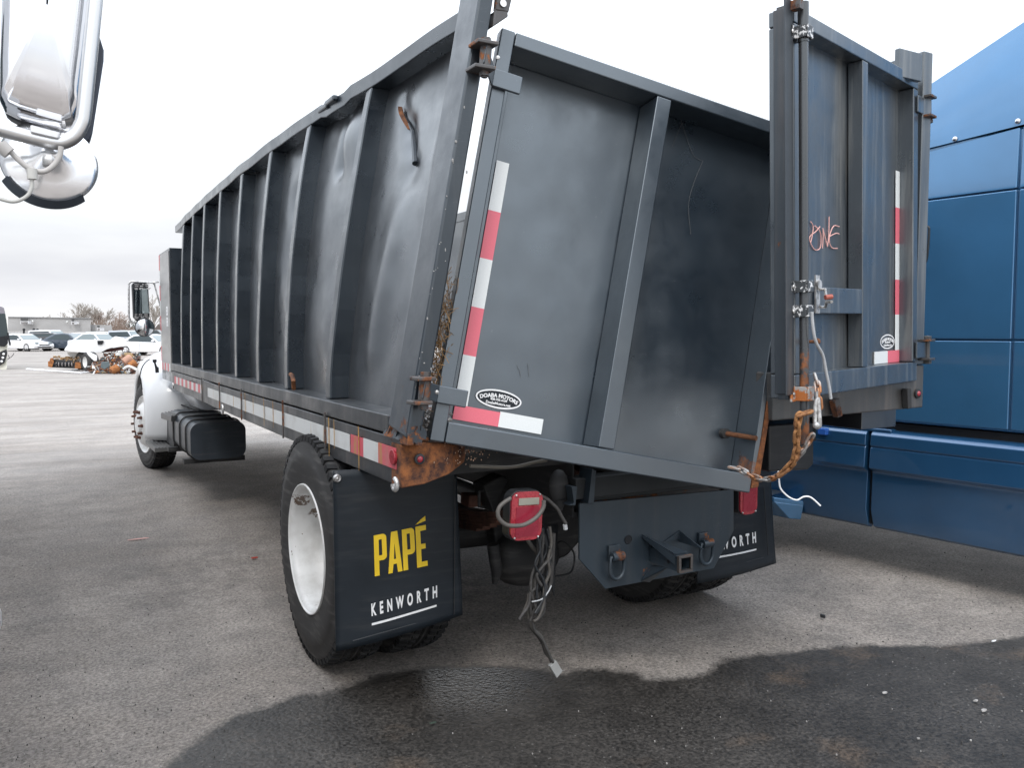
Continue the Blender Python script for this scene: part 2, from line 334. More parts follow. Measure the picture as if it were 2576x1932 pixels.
wc = t.mix(t.math('MULTIPLY', t.rng(ag1.outputs[2], .95, .97), t.math('MULTIPLY', t.rng(t.vor(p, 55), .3, .15), .6)), wc, (.3, .29, .27))
c = t.mix(wf, c, wc)
pud = t.math('MAXIMUM', t.zone((-.75, -.62, 0), .42, .2), t.rng(t.noise(p, 1.4, 3), .62, .75, 0, .45))
wr = t.math('ADD', t.math('MULTIPLY', pud, -.4), t.rng(fine, .3, .7, .4, .58))
r = t.n('ShaderNodeMix'); t.l(wf, r.inputs[0]); r.inputs[2].default_value = .85; t.l(wr, r.inputs[3])
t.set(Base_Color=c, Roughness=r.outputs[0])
sl = t.n('ShaderNodeMix'); t.l(wf, sl.inputs[0]); sl.inputs[2].default_value = .25; sl.inputs[3].default_value = .55; t.l(sl.outputs[0], t.b.inputs['Specular IOR Level'])
hh = t.math('ADD', t.math('MULTIPLY', fine, 1.0), t.math('MULTIPLY', t.vor(p, 55), -.8)); hh = t.math('ADD', hh, t.math('MULTIPLY', mid, 1.2)); t.bump(hh, .5, .006)
M_asph = t.mat

# ------------------------------------------------------------------ ground
WET = [(-2.6, -1.6), (-2.02, -.71), (-1.93, -.59), (-1.77, -.44), (-1.6, -.38), (-1.42, -.34), (-1.31, -.37), (-1.13, -.32), (-.97, -.31), (-.75, -.36), (-.47, -.51), (-.34, -.69), (-.15, -.74), (-.02, -.87), (-.04, -.95), (.2, -1.04), (.46, -.95), (.74, -1.02), (1.15, -1.13), (1.38, -1.29), (1.66, -1.39), (2.0, -1.48), (2.6, -1.7), (3.4, -2.4), (2.6, -3.6), (.5, -4.6), (-2.0, -4.4), (-3.0, -3.0)]
def sdist(px, py, P=WET):
    d = 1e9; ins = False; n = len(P)
    for i in range(n):
        ax, ay = P[i]; bx, by = P[(i + 1) % n]; dx, dy = bx - ax, by - ay
        tt = max(0, min(1, ((px - ax) * dx + (py - ay) * dy) / (dx * dx + dy * dy))); q = math.hypot(px - ax - tt * dx, py - ay - tt * dy); d = min(d, q)
        if (ay > py) != (by > py) and px < dx * (py - ay) / dy + ax: ins = not ins
    return d if ins else -d
def axis_coords(lo, hi, step, far_lo, far_hi):
    c = []; x = lo; s_ = step
    neg = []; x = lo
    while x > far_lo: s_ *= 1.35; x -= s_; neg.append(max(x, far_lo))
    neg.reverse(); mid_ = [lo + i * step for i in range(int((hi - lo) / step) + 1)]
    pos = []; x = mid_[-1]; s_ = step
    while x < far_hi: s_ *= 1.35; x += s_; pos.append(min(x, far_hi))
    return neg + mid_ + pos
gx = axis_coords(-3.6, 4.0, .07, -900, 1200); gy = axis_coords(-5.0, 1.0, .07, -300, 1500)
vs = []; wetv = []
for x in gx:
    for y in gy:
        near = abs(x) < 30 and abs(y) < 30
        vs.append((x, y, -.004 + .006 * noise.noise(Vector((x * .8, y * .8, 0))) if near else 0.0))
        wetv.append(max(-.5, min(.5, sdist(x, y))) if (-4.5 < x < 5 and -6 < y < 1.2) else -.5)
ny = len(gy)
fs = [(i * ny + j, (i + 1) * ny + j, (i + 1) * ny + j + 1, i * ny + j + 1) for i in range(len(gx) - 1) for j in range(ny - 1)]
me = bpy.data.meshes.new('ground'); me.from_pydata(vs, [], fs); me.materials.append(M_asph)
at_ = me.attributes.new('wet', 'FLOAT', 'POINT'); at_.data.foreach_set('value', wetv)
me.polygons.foreach_set('use_smooth', [True] * len(me.polygons))
g = bpy.data.objects.new('ground', me); COL.objects.link(g); tag(g, 'grey asphalt yard with a dark wet patch in the foreground', 'ground', kind='structure')

# ================================================================== DUMP TRUCK
truck = empty('dump_truck', (0, 0, 0), 0, 'white dump truck with dented black steel bed, torn rusty corner and one crooked tail door', 'truck')
KY = [(4.42, .054), (3.84, .05), (3.27, .05), (2.6, .055), (1.93, .07), (1.27, .107), (.6, .15), (-.15, .217), (-.95, .27), (-1.4, .31)]
ZY = [(4.9, 2.53), (4.42, 2.55), (3.84, 2.57), (3.27, 2.586), (2.6, 2.597), (1.93, 2.612), (1.27, 2.645), (.6, 2.661), (-.15, 2.681), (-.95, 2.70), (-1.4, 2.71)]
def lerp(T, y):
    if y >= T[0][0]: return T[0][1]
    for (a, b), (c_, d_) in zip(T, T[1:]):
        if y >= c_: return b + (d_ - b) * (a - y) / (a - c_)
    return T[-1][1]
Z0 = 1.255
def lean(y, z):
    tt = max(0, (z - Z0) / 1.43); p = 2.0 if y > .6 else (2.0 - .6 * (.6 - y) / .75 if y > -.15 else 1.4 - .35 * (-.15 - y) / .8)
    return lerp(KY, y) * tt ** max(1.05, p)
RIBY = [4.42, 3.84, 3.265, 2.603, 1.925, 1.269, .599, -.146]
XR, XW = -1.22, -1.132          # outer face of ribs, sheet behind them
def seg2(py, pz, a, b):
    dx, dz = b[0] - a[0], b[1] - a[1]; tt = max(0, min(1, ((py - a[0]) * dx + (pz - a[1]) * dz) / (dx * dx + dz * dz)))
    return math.hypot(py - a[0] - tt * dx, pz - a[1] - tt * dz), tt, ((py - a[0]) * dz - (pz - a[1]) * dx)
BUL = [.015, .015, -.02, .022, .03, .035, .028, .03, .008]
EDG = [4.95] + RIBY + [-1.0]
def gp(u, v):
    q = at(u, v, 'x', -1.0); return (q.y, q.z)
G1, G2, G3, G4 = gp(972, 262), gp(996, 320), gp(1008, 365), gp(1022, 408)
C1, C2 = gp(868, 300), gp(868, 420)
C3, C4 = gp(975, 410), gp(978, 425)
def sheet(y, z):
    d = 0
    for i in range(9):
        if EDG[i] >= y > EDG[i + 1]:
            s_ = (EDG[i] - y) / (EDG[i] - EDG[i + 1]); tz = max(0, min(1, (z - 1.2) / 1.4))
            nn = noise.noise(Vector((i * 7.3, z * 1.7, 3.1)))
            d = (BUL[i] * (.6 + .9 * nn) * math.sin(PI * tz)) * math.sin(PI * s_) ** .8
            d += .013 * noise.noise(Vector((y * 3.1, z * 2.6, i))) * math.sin(PI * s_) + .003 * noise.noise(Vector((y * 8, z * 7, 2 + i))) * math.sin(PI * s_)
            if i == 8:
                for a, b, dep, wd in ((G1, G2, .016, .05), (G2, G3, .022, .05), (G3, G4, .022, .05)):
                    q, tt, side = seg2(y, z, a, b); d -= dep * math.exp(-(q / wd) ** 2) * (.8 + .4 * math.tanh(side / .006))
                q = math.hypot(y - G4[0], z - G4[1] + .05); d -= .035 * math.exp(-(q / .1) ** 2)
                q, tt, _ = seg2(y, z, G4, (G4[0] + .12, 1.5)); d += .02 * math.exp(-(q / .1) ** 2)
            if i == 7:
                q, tt, _ = seg2(y, z, C1, C2); d -= .04 * math.exp(-(q / .05) ** 2) * (z > 1.8)
                q = math.hypot(y - C1[0] + .1, z - C1[1] + .1); d += .05 * math.exp(-(q / .16) ** 2)
            if i == 6:
                q = math.hypot(y - .9, z - 2.3); d -= .05 * math.exp(-(q / .12) ** 2)
    k_ = max(0, min(1, (-.72 - y) / .22)); return XW + lean(y, z) - d - .06 * k_ * k_ * (3 - 2 * k_)
b = MB(); b.grid(lambda a, c: (lambda y, z: Vector((sheet(y, z), y, z)))(4.95 - 5.94 * a, 1.2 + (lerp(ZY, 4.95 - 5.94 * a) + .02 - 1.2) * c), 460, 130)
wall = b.build('bed_side_wall', M_wall, truck, smooth=50); wall['label'] = 'left bed wall of dented dark sheet steel'
wall.modifiers.new('solid', 'SOLIDIFY').thickness = .006
for k, y0 in enumerate(RIBY):
    b = MB(); n = 14; zt = lerp(ZY, y0); w_ = .072
    ys = [y0 + (.012 * noise.noise(Vector((k * 3.7, i * .35, 1))) if i else 0) for i in range(n + 1)]
    for i in range(n):
        z0_, z1_ = Z0 + (zt - Z0) * i / n, Z0 + (zt - Z0) * (i + 1) / n
        a = [Vector((XR + dx + lean(y0, z0_), ys[i] + dy, z0_)) for dx, dy in ((0, 0), (0, w_), (.12, w_), (.12, 0))]
        c_ = [Vector((XR + dx + lean(y0, z1_), ys[i + 1] + dy, z1_)) for dx, dy in ((0, 0), (0, w_), (.12, w_), (.12, 0))]
        b.hexa(a, c_)
    # drop interior caps by welding
    o = b.build('rib', M_bed, wall)
    bm = bmesh.new(); bm.from_mesh(o.data); bmesh.ops.remove_doubles(bm, verts=bm.verts, dist=1e-4)
    kill = [f for f in bm.faces if abs(f.normal.z) > .8 and Z0 + .02 < f.calc_center_median().z < zt - .02]; bmesh.ops.delete(bm, geom=kill, context='FACES'); bm.to_mesh(o.data); bm.free()
    mo = o.modifiers.new('bevel', 'BEVEL'); mo.width = .006; mo.segments = 2
# top rail, a bent channel
def strip(path, w0, w1, h0, h1):   # path of (x,y,z): box section from x+w0..x+w1, z+h0..z+h1
    vs = []; fs = []
    for (x, y, z) in path: vs += [Vector((x + w0, y, z + h0)), Vector((x + w1, y, z + h0)), Vector((x + w1, y, z + h1)), Vector((x + w0, y, z + h1))]
    for i in range(len(path) - 1):
        for j in range(4): fs.append((i * 4 + j, i * 4 + (j + 1) % 4, (i + 1) * 4 + (j + 1) % 4, (i + 1) * 4 + j))
    n = len(path) - 1; fs += [(0, 1, 2, 3), (n * 4 + 3, n * 4 + 2, n * 4 + 1, n * 4)]
    return vs, fs
P = []
for i in range(81):
    y = 4.97 - 5.92 * i / 80; z = lerp(ZY, y) + (.012 * noise.noise(Vector((y * 2.2, 5, 0))) + (-.018 if abs(y - .25) < .16 else 0)); P.append((XR - .002 + lean(y, z), y, z))
b = MB(); b.add(*strip(P, 0, .11, 0, .068)); b.build('top_rail', M_bed, wall, bevel=.006)
b = MB()
for u, v in ((815, 268), (832, 250)):
    q = at(u, v, 'x', -1.06); b.box(q.x - .012, q.x + .02, q.y - .07, q.y + .08, q.z - .02, q.z + .01)
b.build('dent_patch', M_post, wall, bevel=.01)
# torn gash with curled rusty lips
b = MB(); gl = smoothpath([Vector((sheet(*p_) - .012, *p_)) for p_ in (G1, gp(982, 285), G2)], 6)
for i in range(len(gl) - 1):
    a, c_ = gl[i], gl[i + 1]; wq = .009 * math.sin(PI * (i + .5) / len(gl)) + .003
    b.hexa([a, a + Vector((-.016, wq, .0)), a + Vector((-.013, wq + .004, 0)), a + Vector((.006, .006, 0))], [c_, c_ + Vector((-.016, wq, .0)), c_ + Vector((-.013, wq + .004, 0)), c_ + Vector((.006, .006, 0))])
b.build('torn_lip', M_rust, wall, smooth=40)
b = MB(); pp = [Vector((sheet(*gp(*q)) - .004, *gp(*q))) for q in ((984, 288), (979, 272), (978, 276), (985, 300), (992, 322), (997, 320), (990, 300))]; b.prism(pp, (-.004, 0, 0)); b.build('gash', M_darkgap, wall)
b = MB(); b.tube([Vector((sheet(*gp(*q_)) - .008, *gp(*q_))) for q_ in ((990, 305), (997, 325), (1008, 368), (1021, 408))], [.004, .008, .012, .014], 8); b.build('bent_rod', M_post, wall, smooth=40)

# side rail with upper channel, tape
def railx(y): return -1.25 + .006 * noise.noise(Vector((y * 1.3, 0, 0)))
P = [(railx(y), y, 1.183) for y in [4.97 - i * .08 for i in range(75)]]
b = MB(); b.add(*strip(P, .002, .13, .0, .07)); rail = b.build('side_rail', M_rail, truck, bevel=.006)
P = []
for i in range(77):
    y = 4.9 - i * .0785; sag = 0 if y < 1.6 else .012 * noise.noise(Vector((y * 1.8, 9, 0))); P.append((-1.245 + (.02 * noise.noise(Vector((y * 1.5, 4, 0))) if y > 2 else 0), y, 1.0 + sag))
b = MB(); b.add(*strip(P, .0, .05, .0, .175)); b.build('lower_rail', M_rail, rail, bevel=.005)
def tapebox(b, y0, y1, z0, z1, m, x=-1.249): b.box(x - .003, x, min(y0, y1), max(y0, y1), z0, z1, m)
b = MB(); yy = lambda u: at(u, 1100, 'x', -1.25).y
for i in range(15):
    y0 = 4.72 - i * .115; tapebox(b, y0, y0 - .115, 1.068 - .0 * i, 1.135, (i + 1) % 2)
edges = [(560, 665), (668, 690), (692, 880)]
y = 4.72 - 15 * .115
tapebox(b, y, yy(668) + .01, 1.062, 1.132, 0); tapebox(b, yy(668) - .01, yy(880), 1.062, 1.134, 0)
tapebox(b, yy(883), yy(915), 1.062, 1.137, 1); tapebox(b, yy(915), yy(952), 1.062, 1.138, 0); tapebox(b, yy(952), yy(997), 1.062, 1.14, 1)
b.build('reflective_tape', [M_dtw, M_dtr], rail)
b = MB()
for y in (3.1, 2.35, 1.6, .55, -.2): b.box(-1.262, -1.256, y, y + .015, 1.0, 1.2)
b.build('weld_seam', M_rustpaint, rail)
# runs of rust down the rail
t = NT('rust_run'); f = t.noise(t.pos, 40, 5); t.set(Base_Color=t.mix(t.rng(f, .35, .65), (.4, .18, .04), (.62, .38, .1)), Roughness=.7); M_run = t.mat
b = MB()
for u, wd, zb in ((667, .007, 1.02), (690, .01, 1.03), (830, .012, 1.0), (843, .006, 1.05), (905, .014, 1.0), (620, .006, 1.05), (640, .006, 1.06)):
    y = yy(u); wd *= .6; b.prism([(-1.2535, y, 1.18), (-1.2535, y + wd, 1.18), (-1.2535, y + wd * .7, 1.1), (-1.2535, y + wd * .4, zb), (-1.2535, y, zb + .02), (-1.2535, y - wd * .4, 1.1)], (-.0012, 0, 0))
b.build('rust_streak', M_run, rail)
def hook(c, r=.022, parent=rail, big=1):
    b = MB(); c = Vector(c); b.tube([c + Vector((-.01, math.cos(a) * r, math.sin(a) * r)) for a in [rad(90 + i * 24) for i in range(12)]] + [], .007 * big, 8); b.build('rope_hook', M_galv, parent, smooth=40)
hook(at(438, 970, 'x', -1.27)); hook(at(563, 1030, 'x', -1.27), .03); hook(at(1000, 1218, 'x', -1.27), .02, big=1.2)
b = MB(); q = at(993, 1150, 'x', -1.25); b.cyl(q - Vector((.012, 0, 0)), q, .028, 20); ml = b.build('marker_light', M_lens, rail, bevel=.003)
b = MB(); b.tube([at(739, 978, 'x', -1.26), at(738, 960, 'x', -1.27), at(735, 945, 'x', -1.26), at(731, 942, 'x', -1.24)], .011, 8); b.build('bent_bar', M_rust, rail, smooth=40)

# rear left post
def px_(z): return -1.226 + .187 * (z - 1.4)
b = MB(); zs = [1.19 + i * .12 for i in range(17)]
for i in range(16):
    z0_, z1_ = zs[i], zs[i + 1]; j = lambda z, k: .003 * noise.noise(Vector((z * 4, k, 0)))
    q0 = [Vector((px_(z0_) + dx, y + j(z0_, y), z0_ + (.03 if (i == 0 and y > -1.1) else 0))) for dx, y in ((0, -1.165), (0, -.985), (.058, -.985), (.058, -1.165))]
    q1 = [Vector((px_(z1_) + dx, y + j(z1_, y), z1_)) for dx, y in ((0, -1.165), (0, -.985), (.058, -.985), (.058, -1.165))]
    b.hexa(q0, q1)
post = b.build('rear_post', M_post, truck)
bm = bmesh.new(); bm.from_mesh(post.data); bmesh.ops.remove_doubles(bm, verts=bm.verts, dist=1e-4)
bmesh.ops.delete(bm, geom=[f for f in bm.faces if abs(f.normal.z) > .8 and 1.3 < f.calc_center_median().z < 3.05], context='FACES'); bm.to_mesh(post.data); bm.free()
mo = post.modifiers.new('bevel', 'BEVEL'); mo.width = .008; mo.segments = 2; mo.limit_method = 'ANGLE'; mo.angle_limit = rad(50)
# bracket at the post head
yb = -1.16
b = MB(); pts = [at(u, v, 'y', yb) for u, v in ((1245, 2), (1240, 66), (1279, 38), (1290, 0), (1300, -60), (1262, -60))]
b.prism([at(u, v, 'y', yb) for u, v in ((1240, 66), (1279, 40), (1278, 28), (1246, 24))], (0, .09, 0))
b.prism([at(u, v, 'y', yb) for u, v in ((1246, 24), (1280, 30), (1292, -20), (1292, -60), (1254, -60))], (0, .02, 0)); b.build('head_bracket', M_rustpaint, post, bevel=.004)
b = MB(); q = at(1266, 7, 'y', yb - .003); b.cyl(q, q + Vector((0, -.002, 0)), .013, 16); b.build('hole_sky_disc', M_letter, post)  # no opening: white disc painted for bright sky behind the bolt hole
# lumps of old weld and rust on the rear face
b = MB(); random.seed(11)
for i in range(26):
    z = random.uniform(1.35, 2.45); x = px_(z) + random.choice((random.uniform(.0, .015), random.uniform(.05, .066), random.uniform(0, .066))); r = random.uniform(.003, .008)
    b.ball((x, -1.1655, z), r * .55, 0, 6, (random.uniform(.5, 1.4), .4, random.uniform(.6, 2.2)))
b.build('weld_lump', M_debris, post)
# hinges of the left door: two fork plates, knuckle, strap
M_footrust = bedpaint('foot_rust', rust=.3, rough=.6)
def hinge_left(uv_top, uv_bot, uL, uR, ustrap, vt, vb):
    zt = at(uL, uv_top, 'y', -1.2).z; zb = at(uL, uv_bot, 'y', -1.2).z; x0 = at(uL, uv_top, 'y', -1.2).x; x1 = at(uR, uv_top, 'y', -1.2).x
    b = MB(); b.box(x0, x1, -1.24, -1.16, zt, zt + .014); b.box(x0 - .012, x1 - .012, -1.24, -1.16, zb - .014, zb); h = b.build('hinge', M_rustpaint, post, bevel=.004)
    b = MB(); xm = (x0 + x1) / 2 + .008; b.cyl((xm - .006, -1.205, zb), (xm, -1.205, zt), .021, 14); b.cyl((xm - .008, -1.205, zb - .035), (xm + .002, -1.205, zt + .03), .011, 10)
    b.cyl((xm, -1.205, zt + .014), (xm, -1.205, zt + .03), .018, 6); b.cyl((xm - .008, -1.205, zb - .03), (xm - .008, -1.205, zb - .014), .018, 6)
    b.build('hinge_pin', M_rustpaint, post, smooth=40)
    return xm, zt, zb
hl1 = hinge_left(112, 165, 1190, 1242, 1290, 0, 0)
hl2 = hinge_left(958, 1008, 1040, 1086, 1145, 0, 0)
b = MB(); b.prism([at(u, v, 'y', -1.2) for u, v in ((1058, 945), (1082, 948), (1084, 957), (1062, 955))], (0, .02, 0)); b.build('peeling_sticker', M_letter, post)
# crumpled foot of the post
b = MB(); random.seed(3)
for i in range(4):
    x = -1.262 + i * .016; z = 1.17 + random.uniform(-.01, .02); b.hexa([Vector((x, -1.17, z)), Vector((x + .022, -1.172, z + random.uniform(-.01, .01))), Vector((x + .024, -1.1, z)), Vector((x, -1.1, z))], [Vector((x + .004, -1.1715, z + .02 + random.uniform(0, .045))), Vector((x + .024, -1.172, z + .02 + random.uniform(0, .04))), Vector((x + .024, -1.12, z + .05)), Vector((x, -1.12, z + .05))])
for i in range(6):
    y = -1.16 + i * .04; b.hexa([Vector((-1.258, y, 1.175)), Vector((-1.258, y + .045, 1.178)), Vector((-1.24, y + .045, 1.178)), Vector((-1.24, y, 1.175))], [Vector((-1.236, y, 1.21 + random.uniform(0, .03))), Vector((-1.236, y + .045, 1.2 + random.uniform(0, .03))), Vector((-1.22, y + .045, 1.21)), Vector((-1.22, y, 1.21))])
b.build('rusted_foot', M_footrust, post)

# rear beam, buckled
secs = [(-1.25, -1.08, 1.0, 1.157), (-1.17, -1.105, 1.012, 1.165), (-1.06, -1.08, 1.035, 1.15), (-.96, -1.0, 1.06, 1.12), (-.92, -.93, 1.07, 1.2), (-.75, -.88, 1.095, 1.25), (-.3, -.84, 1.13, 1.28), (.3, -.84, 1.16, 1.33)]
secs2 = [(.275, -1.382, 1.192, 1.392), (.7, -1.385, 1.197, 1.4), (1.25, -1.39, 1.205, 1.405)]
def beam(secs, thick):
    vs = []; fs = []
    for (x, y, z0_, z1_) in secs: vs += [Vector((x, y, z0_)), Vector((x, y + thick, z0_)), Vector((x, y + thick, z1_)), Vector((x, y, z1_))]
    for i in range(len(secs) - 1):
        for j in range(4): fs.append((i * 4 + j, i * 4 + (j + 1) % 4, (i + 1) * 4 + (j + 1) % 4, (i + 1) * 4 + j))
    n = len(secs) - 1; fs += [(0, 1, 2, 3), (n * 4 + 3, n * 4 + 2, n * 4 + 1, n * 4)]; return vs, fs
b = MB(); b.add(*beam(secs, .1)); b.add(*beam(secs2, .1)); rb = b.build('rear_beam', M_beam, truck, bevel=.006)
b = MB(); random.seed(5)      # torn and curled top edge at the corner, drips
for i in range(12):
    x = -1.22 + i * .017 + random.uniform(-.004, .004); zt = 1.158 + (x + 1.22) * .25; b.ball((x, -1.09 - random.uniform(0, .02), zt + random.uniform(-.004, .008)), random.uniform(.006, .014), 0, 6, (1.6, 1, .6))
b.build('torn_edge', M_rust, rb)
b = MB(); random.seed(8)
for i in range(90):
    x = random.gauss(-1.0, .05); z = 1.05 + (x + 1.1) * .2 + random.uniform(0, .12); b.ball((x, -1.103, z), random.uniform(.0015, .0032), 0, 5, (1, .5, 1.5))
b.build('weld_spatter', simple('scale_brown', (.24, .15, .1), .6, var=.5, sc=60), rb)
def marker(c, parent, name='marker_light', r=.018):
    b = MB(); c = Vector(c); b.lathe([(0, .0), (0, r * 1.7), (-.006, r * 1.6), (-.008, r)], c, (0, 1, 0), 20); m_ = b.build(name, M_black, parent, smooth=40)
    b = MB(); b.ball(c + Vector((0, -.006, 0)), r, 0, 14, (1, .6, 1)); b.build('lens', M_lens, m_, smooth=80)
marker(at(1055, 1155, 'y', -1.107), rb, r=.012); marker(at(2308, 990, 'y', -1.393), rb, r=.013)
b = MB(); b.prism([at(u, v, 'y', -1.393) for u, v in ((2268, 978), (2278, 976), (2279, 1026), (2270, 1028))], (0, -.03, 0)); b.build('stop_block', M_frame, rb, bevel=.003)
b = MB(); b.prism([at(u, v, 'y', -1.393) for u, v in ((2085, 1008), (2098, 1000), (2106, 1045), (2094, 1050))], (0, -.03, 0)); b.build('stop_block', M_rustpaint, rb, bevel=.003)
# right post, wall, floor, headboard, liner
b = MB(); b.box(1.185, 1.25, -1.388, -1.19, 1.407, 2.84); rp_ = b.build('rear_post', M_door2, truck, bevel=.006)
q0 = at(2275, 170, 'y', -1.4); q1 = at(2300, 140, 'y', -1.4)
b = MB(); b.box(q0.x - .09, q1.x, -1.44, -1.415, q0.z - .06, q1.z); b.build('head_bracket', M_door2, rp_, bevel=.004)
b = MB(); b.box(1.12, 1.13, -1.18, 4.95, 1.41, 2.63)
for k in range(9): b.box(1.13, 1.24, 4.4 - k * .66, 4.48 - k * .66, 1.41, 2.6)
b.box(1.11, 1.24, -1.18, 4.95, 2.6, 2.68); b.box(1.0, 1.25, -1.25, 4.95, 1.1, 1.2); b.build('bed_side_wall', M_wall, truck, bevel=.003)
b = MB(); b.box(1.085, 1.115, -1.0, 1.2, 1.32, 2.3); b.build('plywood_liner', M_ply, truck)
b = MB(); b.prism([(-1.12, -.8, 1.2), (.3, -.8, 1.28), (.45, -1.25, 1.33), (1.1, -1.27, 1.33), (1.1, 4.9, 1.3), (-1.12, 4.9, 1.2)], (0, 0, -.06)); b.build('bed_floor', M_rustpaint, truck)
b = MB(); b.box(-1.1, 1.11, 4.9, 4.96, 1.2, 2.56); b.build('headboard', M_wall, truck)
for k in range(6):
    b = MB(); b.box(-1.18, 1.0, 4.3 - k * .95, 4.38 - k * .95, 1.02, 1.13); b.build('floor_crossmember', M_frame, truck)

# ------------- doors
M_stilerust = bedpaint('stile_rust', rust=.2, zsoft=.25, rough=.5, dirt=.5, dirtcol=(.2, .12, .06), coat=.2, zones=(((.22, -1.35, .95), .75, .3),))
def Rm(a, b_, c_): return Matrix.Rotation(rad(a), 4, 'Z') @ Matrix.Rotation(rad(b_), 4, 'Y') @ Matrix.Rotation(rad(c_), 4, 'X')
ML = Matrix.Translation((-1.157, -1.12, 1.172)) @ Rm(-10.25, 11.59, -4.04)
MR = Matrix.Translation((-.008, -1.75, 1.318)) @ Rm(16.22, -.75, -1.11)
D = .15
def dloc(M, u, v, yd=0):
    n_ = (M.to_3x3() @ Vector((0, 1, 0))); p0 = M.translation + n_ * yd; r_ = ray(u, v); q = CAM + r_ * ((p0 - CAM).dot(n_) / r_.dot(n_)); return M.inverted() @ q
b = MB()
def fz(x, z): return D + .0035 * noise.noise(Vector((x * 3, z * 2.4, 0))) + .002 * noise.noise(Vector((x * 9, z * 8, 4)))
b.grid(lambda a, c: Vector((.06 + 1.312 * a, fz(.06 + 1.312 * a, .02 + 1.5 * c), .02 + 1.5 * c)), 60, 60)
b.box(.06, 1.37, D + .012, D + .02, .02, 1.52)
dl = b.build('rear_door', M_door, truck, smooth=60, M=ML); dl['label'] = 'crooked left tail door hanging down to the right'
b = MB()
b.box(.058, 1.37, 0, D, 1.5, 1.555); b.box(.058, 1.382, 0, D, -.0, .078)           # top and bottom channels
b.box(0, .056, 0, .055, 0, 1.555);          # stiles
fr = b.build('door_frame', M_door, dl, bevel=.006)
b = MB(); b.prism([(.665, 0, .08), (.735, 0, .08), (.742, 0, 1.498), (.676, 0, 1.498)], (0, D - .005, 0)); b.build('stiffener', M_door, dl, bevel=.005)
b = MB(); b.box(1.374, 1.398, .001, D + .03, .08, 1.553); b.build('side_stile', M_door, dl, bevel=.004)
b = MB(); b.prism([(1.384, -.002, .02), (1.418, -.002, .03), (1.44, -.002, 1.5), (1.4, -.002, 1.5), (1.4, -.002, .3)], (0, D + .03, 0)); re_ = b.build('rusty_edge', M_stilerust, dl, bevel=.004); re_['label'] = 'rust streaked outer edge of the crooked door'
b = MB(); b.box(.057, .105, D - .012, D - .007, .08, 1.49); b.build('stile_flange', M_door, dl, bevel=.002)
b = MB(); X0, X1 = .108, .16; zz = [1.11, .912, .722, .53, .342, .15]
YT = D - .009
for i in range(5): b.box(X0, X1, YT - .002, YT, zz[i + 1], zz[i] , i % 2)
b.box(.11, .295, YT - .003, YT + .001, .093, .1495, 1); b.box(.295, .477, YT - .003, YT + .001, .093, .153, 0)
b.build('reflective_tape', [M_tw, M_tr], dl)
def decal(parent, M_, cx_, cz, w_, h_, y, name='dealer_sticker'):
    b = MB(); n = 56; ro, ri = [], []
    for i in range(n):
        a = 2 * PI * i / n; ro.append((cx_ + w_ / 2 * math.cos(a), cz + h_ / 2 * math.sin(a))); ri.append((cx_ + (w_ / 2 - .0065 * w_ / .19) * math.cos(a), cz + (h_ / 2 - .0065 * w_ / .19) * math.sin(a)))
    vs = [Vector((p_[0], y, p_[1])) for p_ in ro + ri]; b.add(vs, [(i, (i + 1) % n, n + (i + 1) % n, n + i) for i in range(n)])
    vs = [Vector((p_[0], y + .001, p_[1])) for p_ in ri]; b.add(vs, [tuple(range(n))], 1)
    s = w_ / .19
    for txt, size, sx, z, arc, bold in (('DOABA MOTORS', .0205, 1.0, .0125, .2 * s, .0008), ('408-705-4109', .0125, .98, -.0035, None, .0004), ('DoabaMotors.net', .0145, .98, -.018, None, .0004)):
        v_, f_ = text_mb(txt, size * s, sx, bold * s, 1.0, arc, .0004); b.add([Vector((p_.x + cx_, y + p_.y - .001, p_.z + cz + z * s)) for p_ in v_], f_)
    return b.build(name, [M_letter, M_flap], parent)
decal(dl, ML, .282, .199, .19, .073, YT + .004)
b = MB()       # bolt through the door edge and its rusty bar
q0 = dloc(ML, 1828, 1091, .1); q1 = dloc(ML, 1903, 1103, -.02); b.tube([q0, q1], .011, 10); b.build('latch_pin', M_rust, dl, smooth=40)
b = MB(); q = dloc(ML, 1828, 1091, .12); b.tube([q, q + Vector((.001, .03, 0))], .022, 10); b.build('pin_socket', M_frame, dl, smooth=40)
b = MB()       # scratches and scars
for pts in (((1710, 290), (1722, 330), (1745, 390), (1768, 404)), ((1768, 404), (1742, 470), (1732, 520), (1738, 590)), ((1715, 310), (1690, 370)), ((1301, 920), (1308, 935), (1310, 950)), ((1328, 915), (1331, 948)), ((1205, 560), (1225, 580))):
    b.tube(smoothpath([dloc(ML, u, v, D - .004) for u, v in pts], 4), .0008, 5)
b.build('scratch', simple('scratch_grey', (.16, .165, .17), .6), dl)
for (xm, zt, zb), xs in ((hl1, .12), (hl2, .12)):      # strap from the pin to the door stile
    Mi = ML.inverted(); p0 = Mi @ Vector((xm, -1.205, zb + .01)); p1 = Mi @ Vector((xm, -1.205, zt - .01)); hh_ = (p1.z - p0.z) + .016; zc = (p0.z + p1.z) / 2
    b = MB(); b.hexa([Vector((p0.x - .018, p0.y - .032, zc - hh_ / 2)), Vector((-.004, -.02, zc - hh_ / 2)), Vector((-.004, -.004, zc - hh_ / 2)), Vector((p0.x - .018, p0.y - .018, zc - hh_ / 2))],
                     [Vector((p0.x - .018, p0.y - .032, zc + hh_ / 2)), Vector((-.004, -.02, zc + hh_ / 2)), Vector((-.004, -.004, zc + hh_ / 2)), Vector((p0.x - .018, p0.y - .018, zc + hh_ / 2))])
    b.box(-.0035, xs - .012, -.018, -.003, zc - hh_ / 2, zc + hh_ / 2); b.build('hinge_strap', M_door, dl, bevel=.004)
    b = MB(); b.ball((p0.x + .03, p0.y - .028, zc), .008, 0, 8, (1, .6, 1)); b.build('rivet', M_galv, dl)

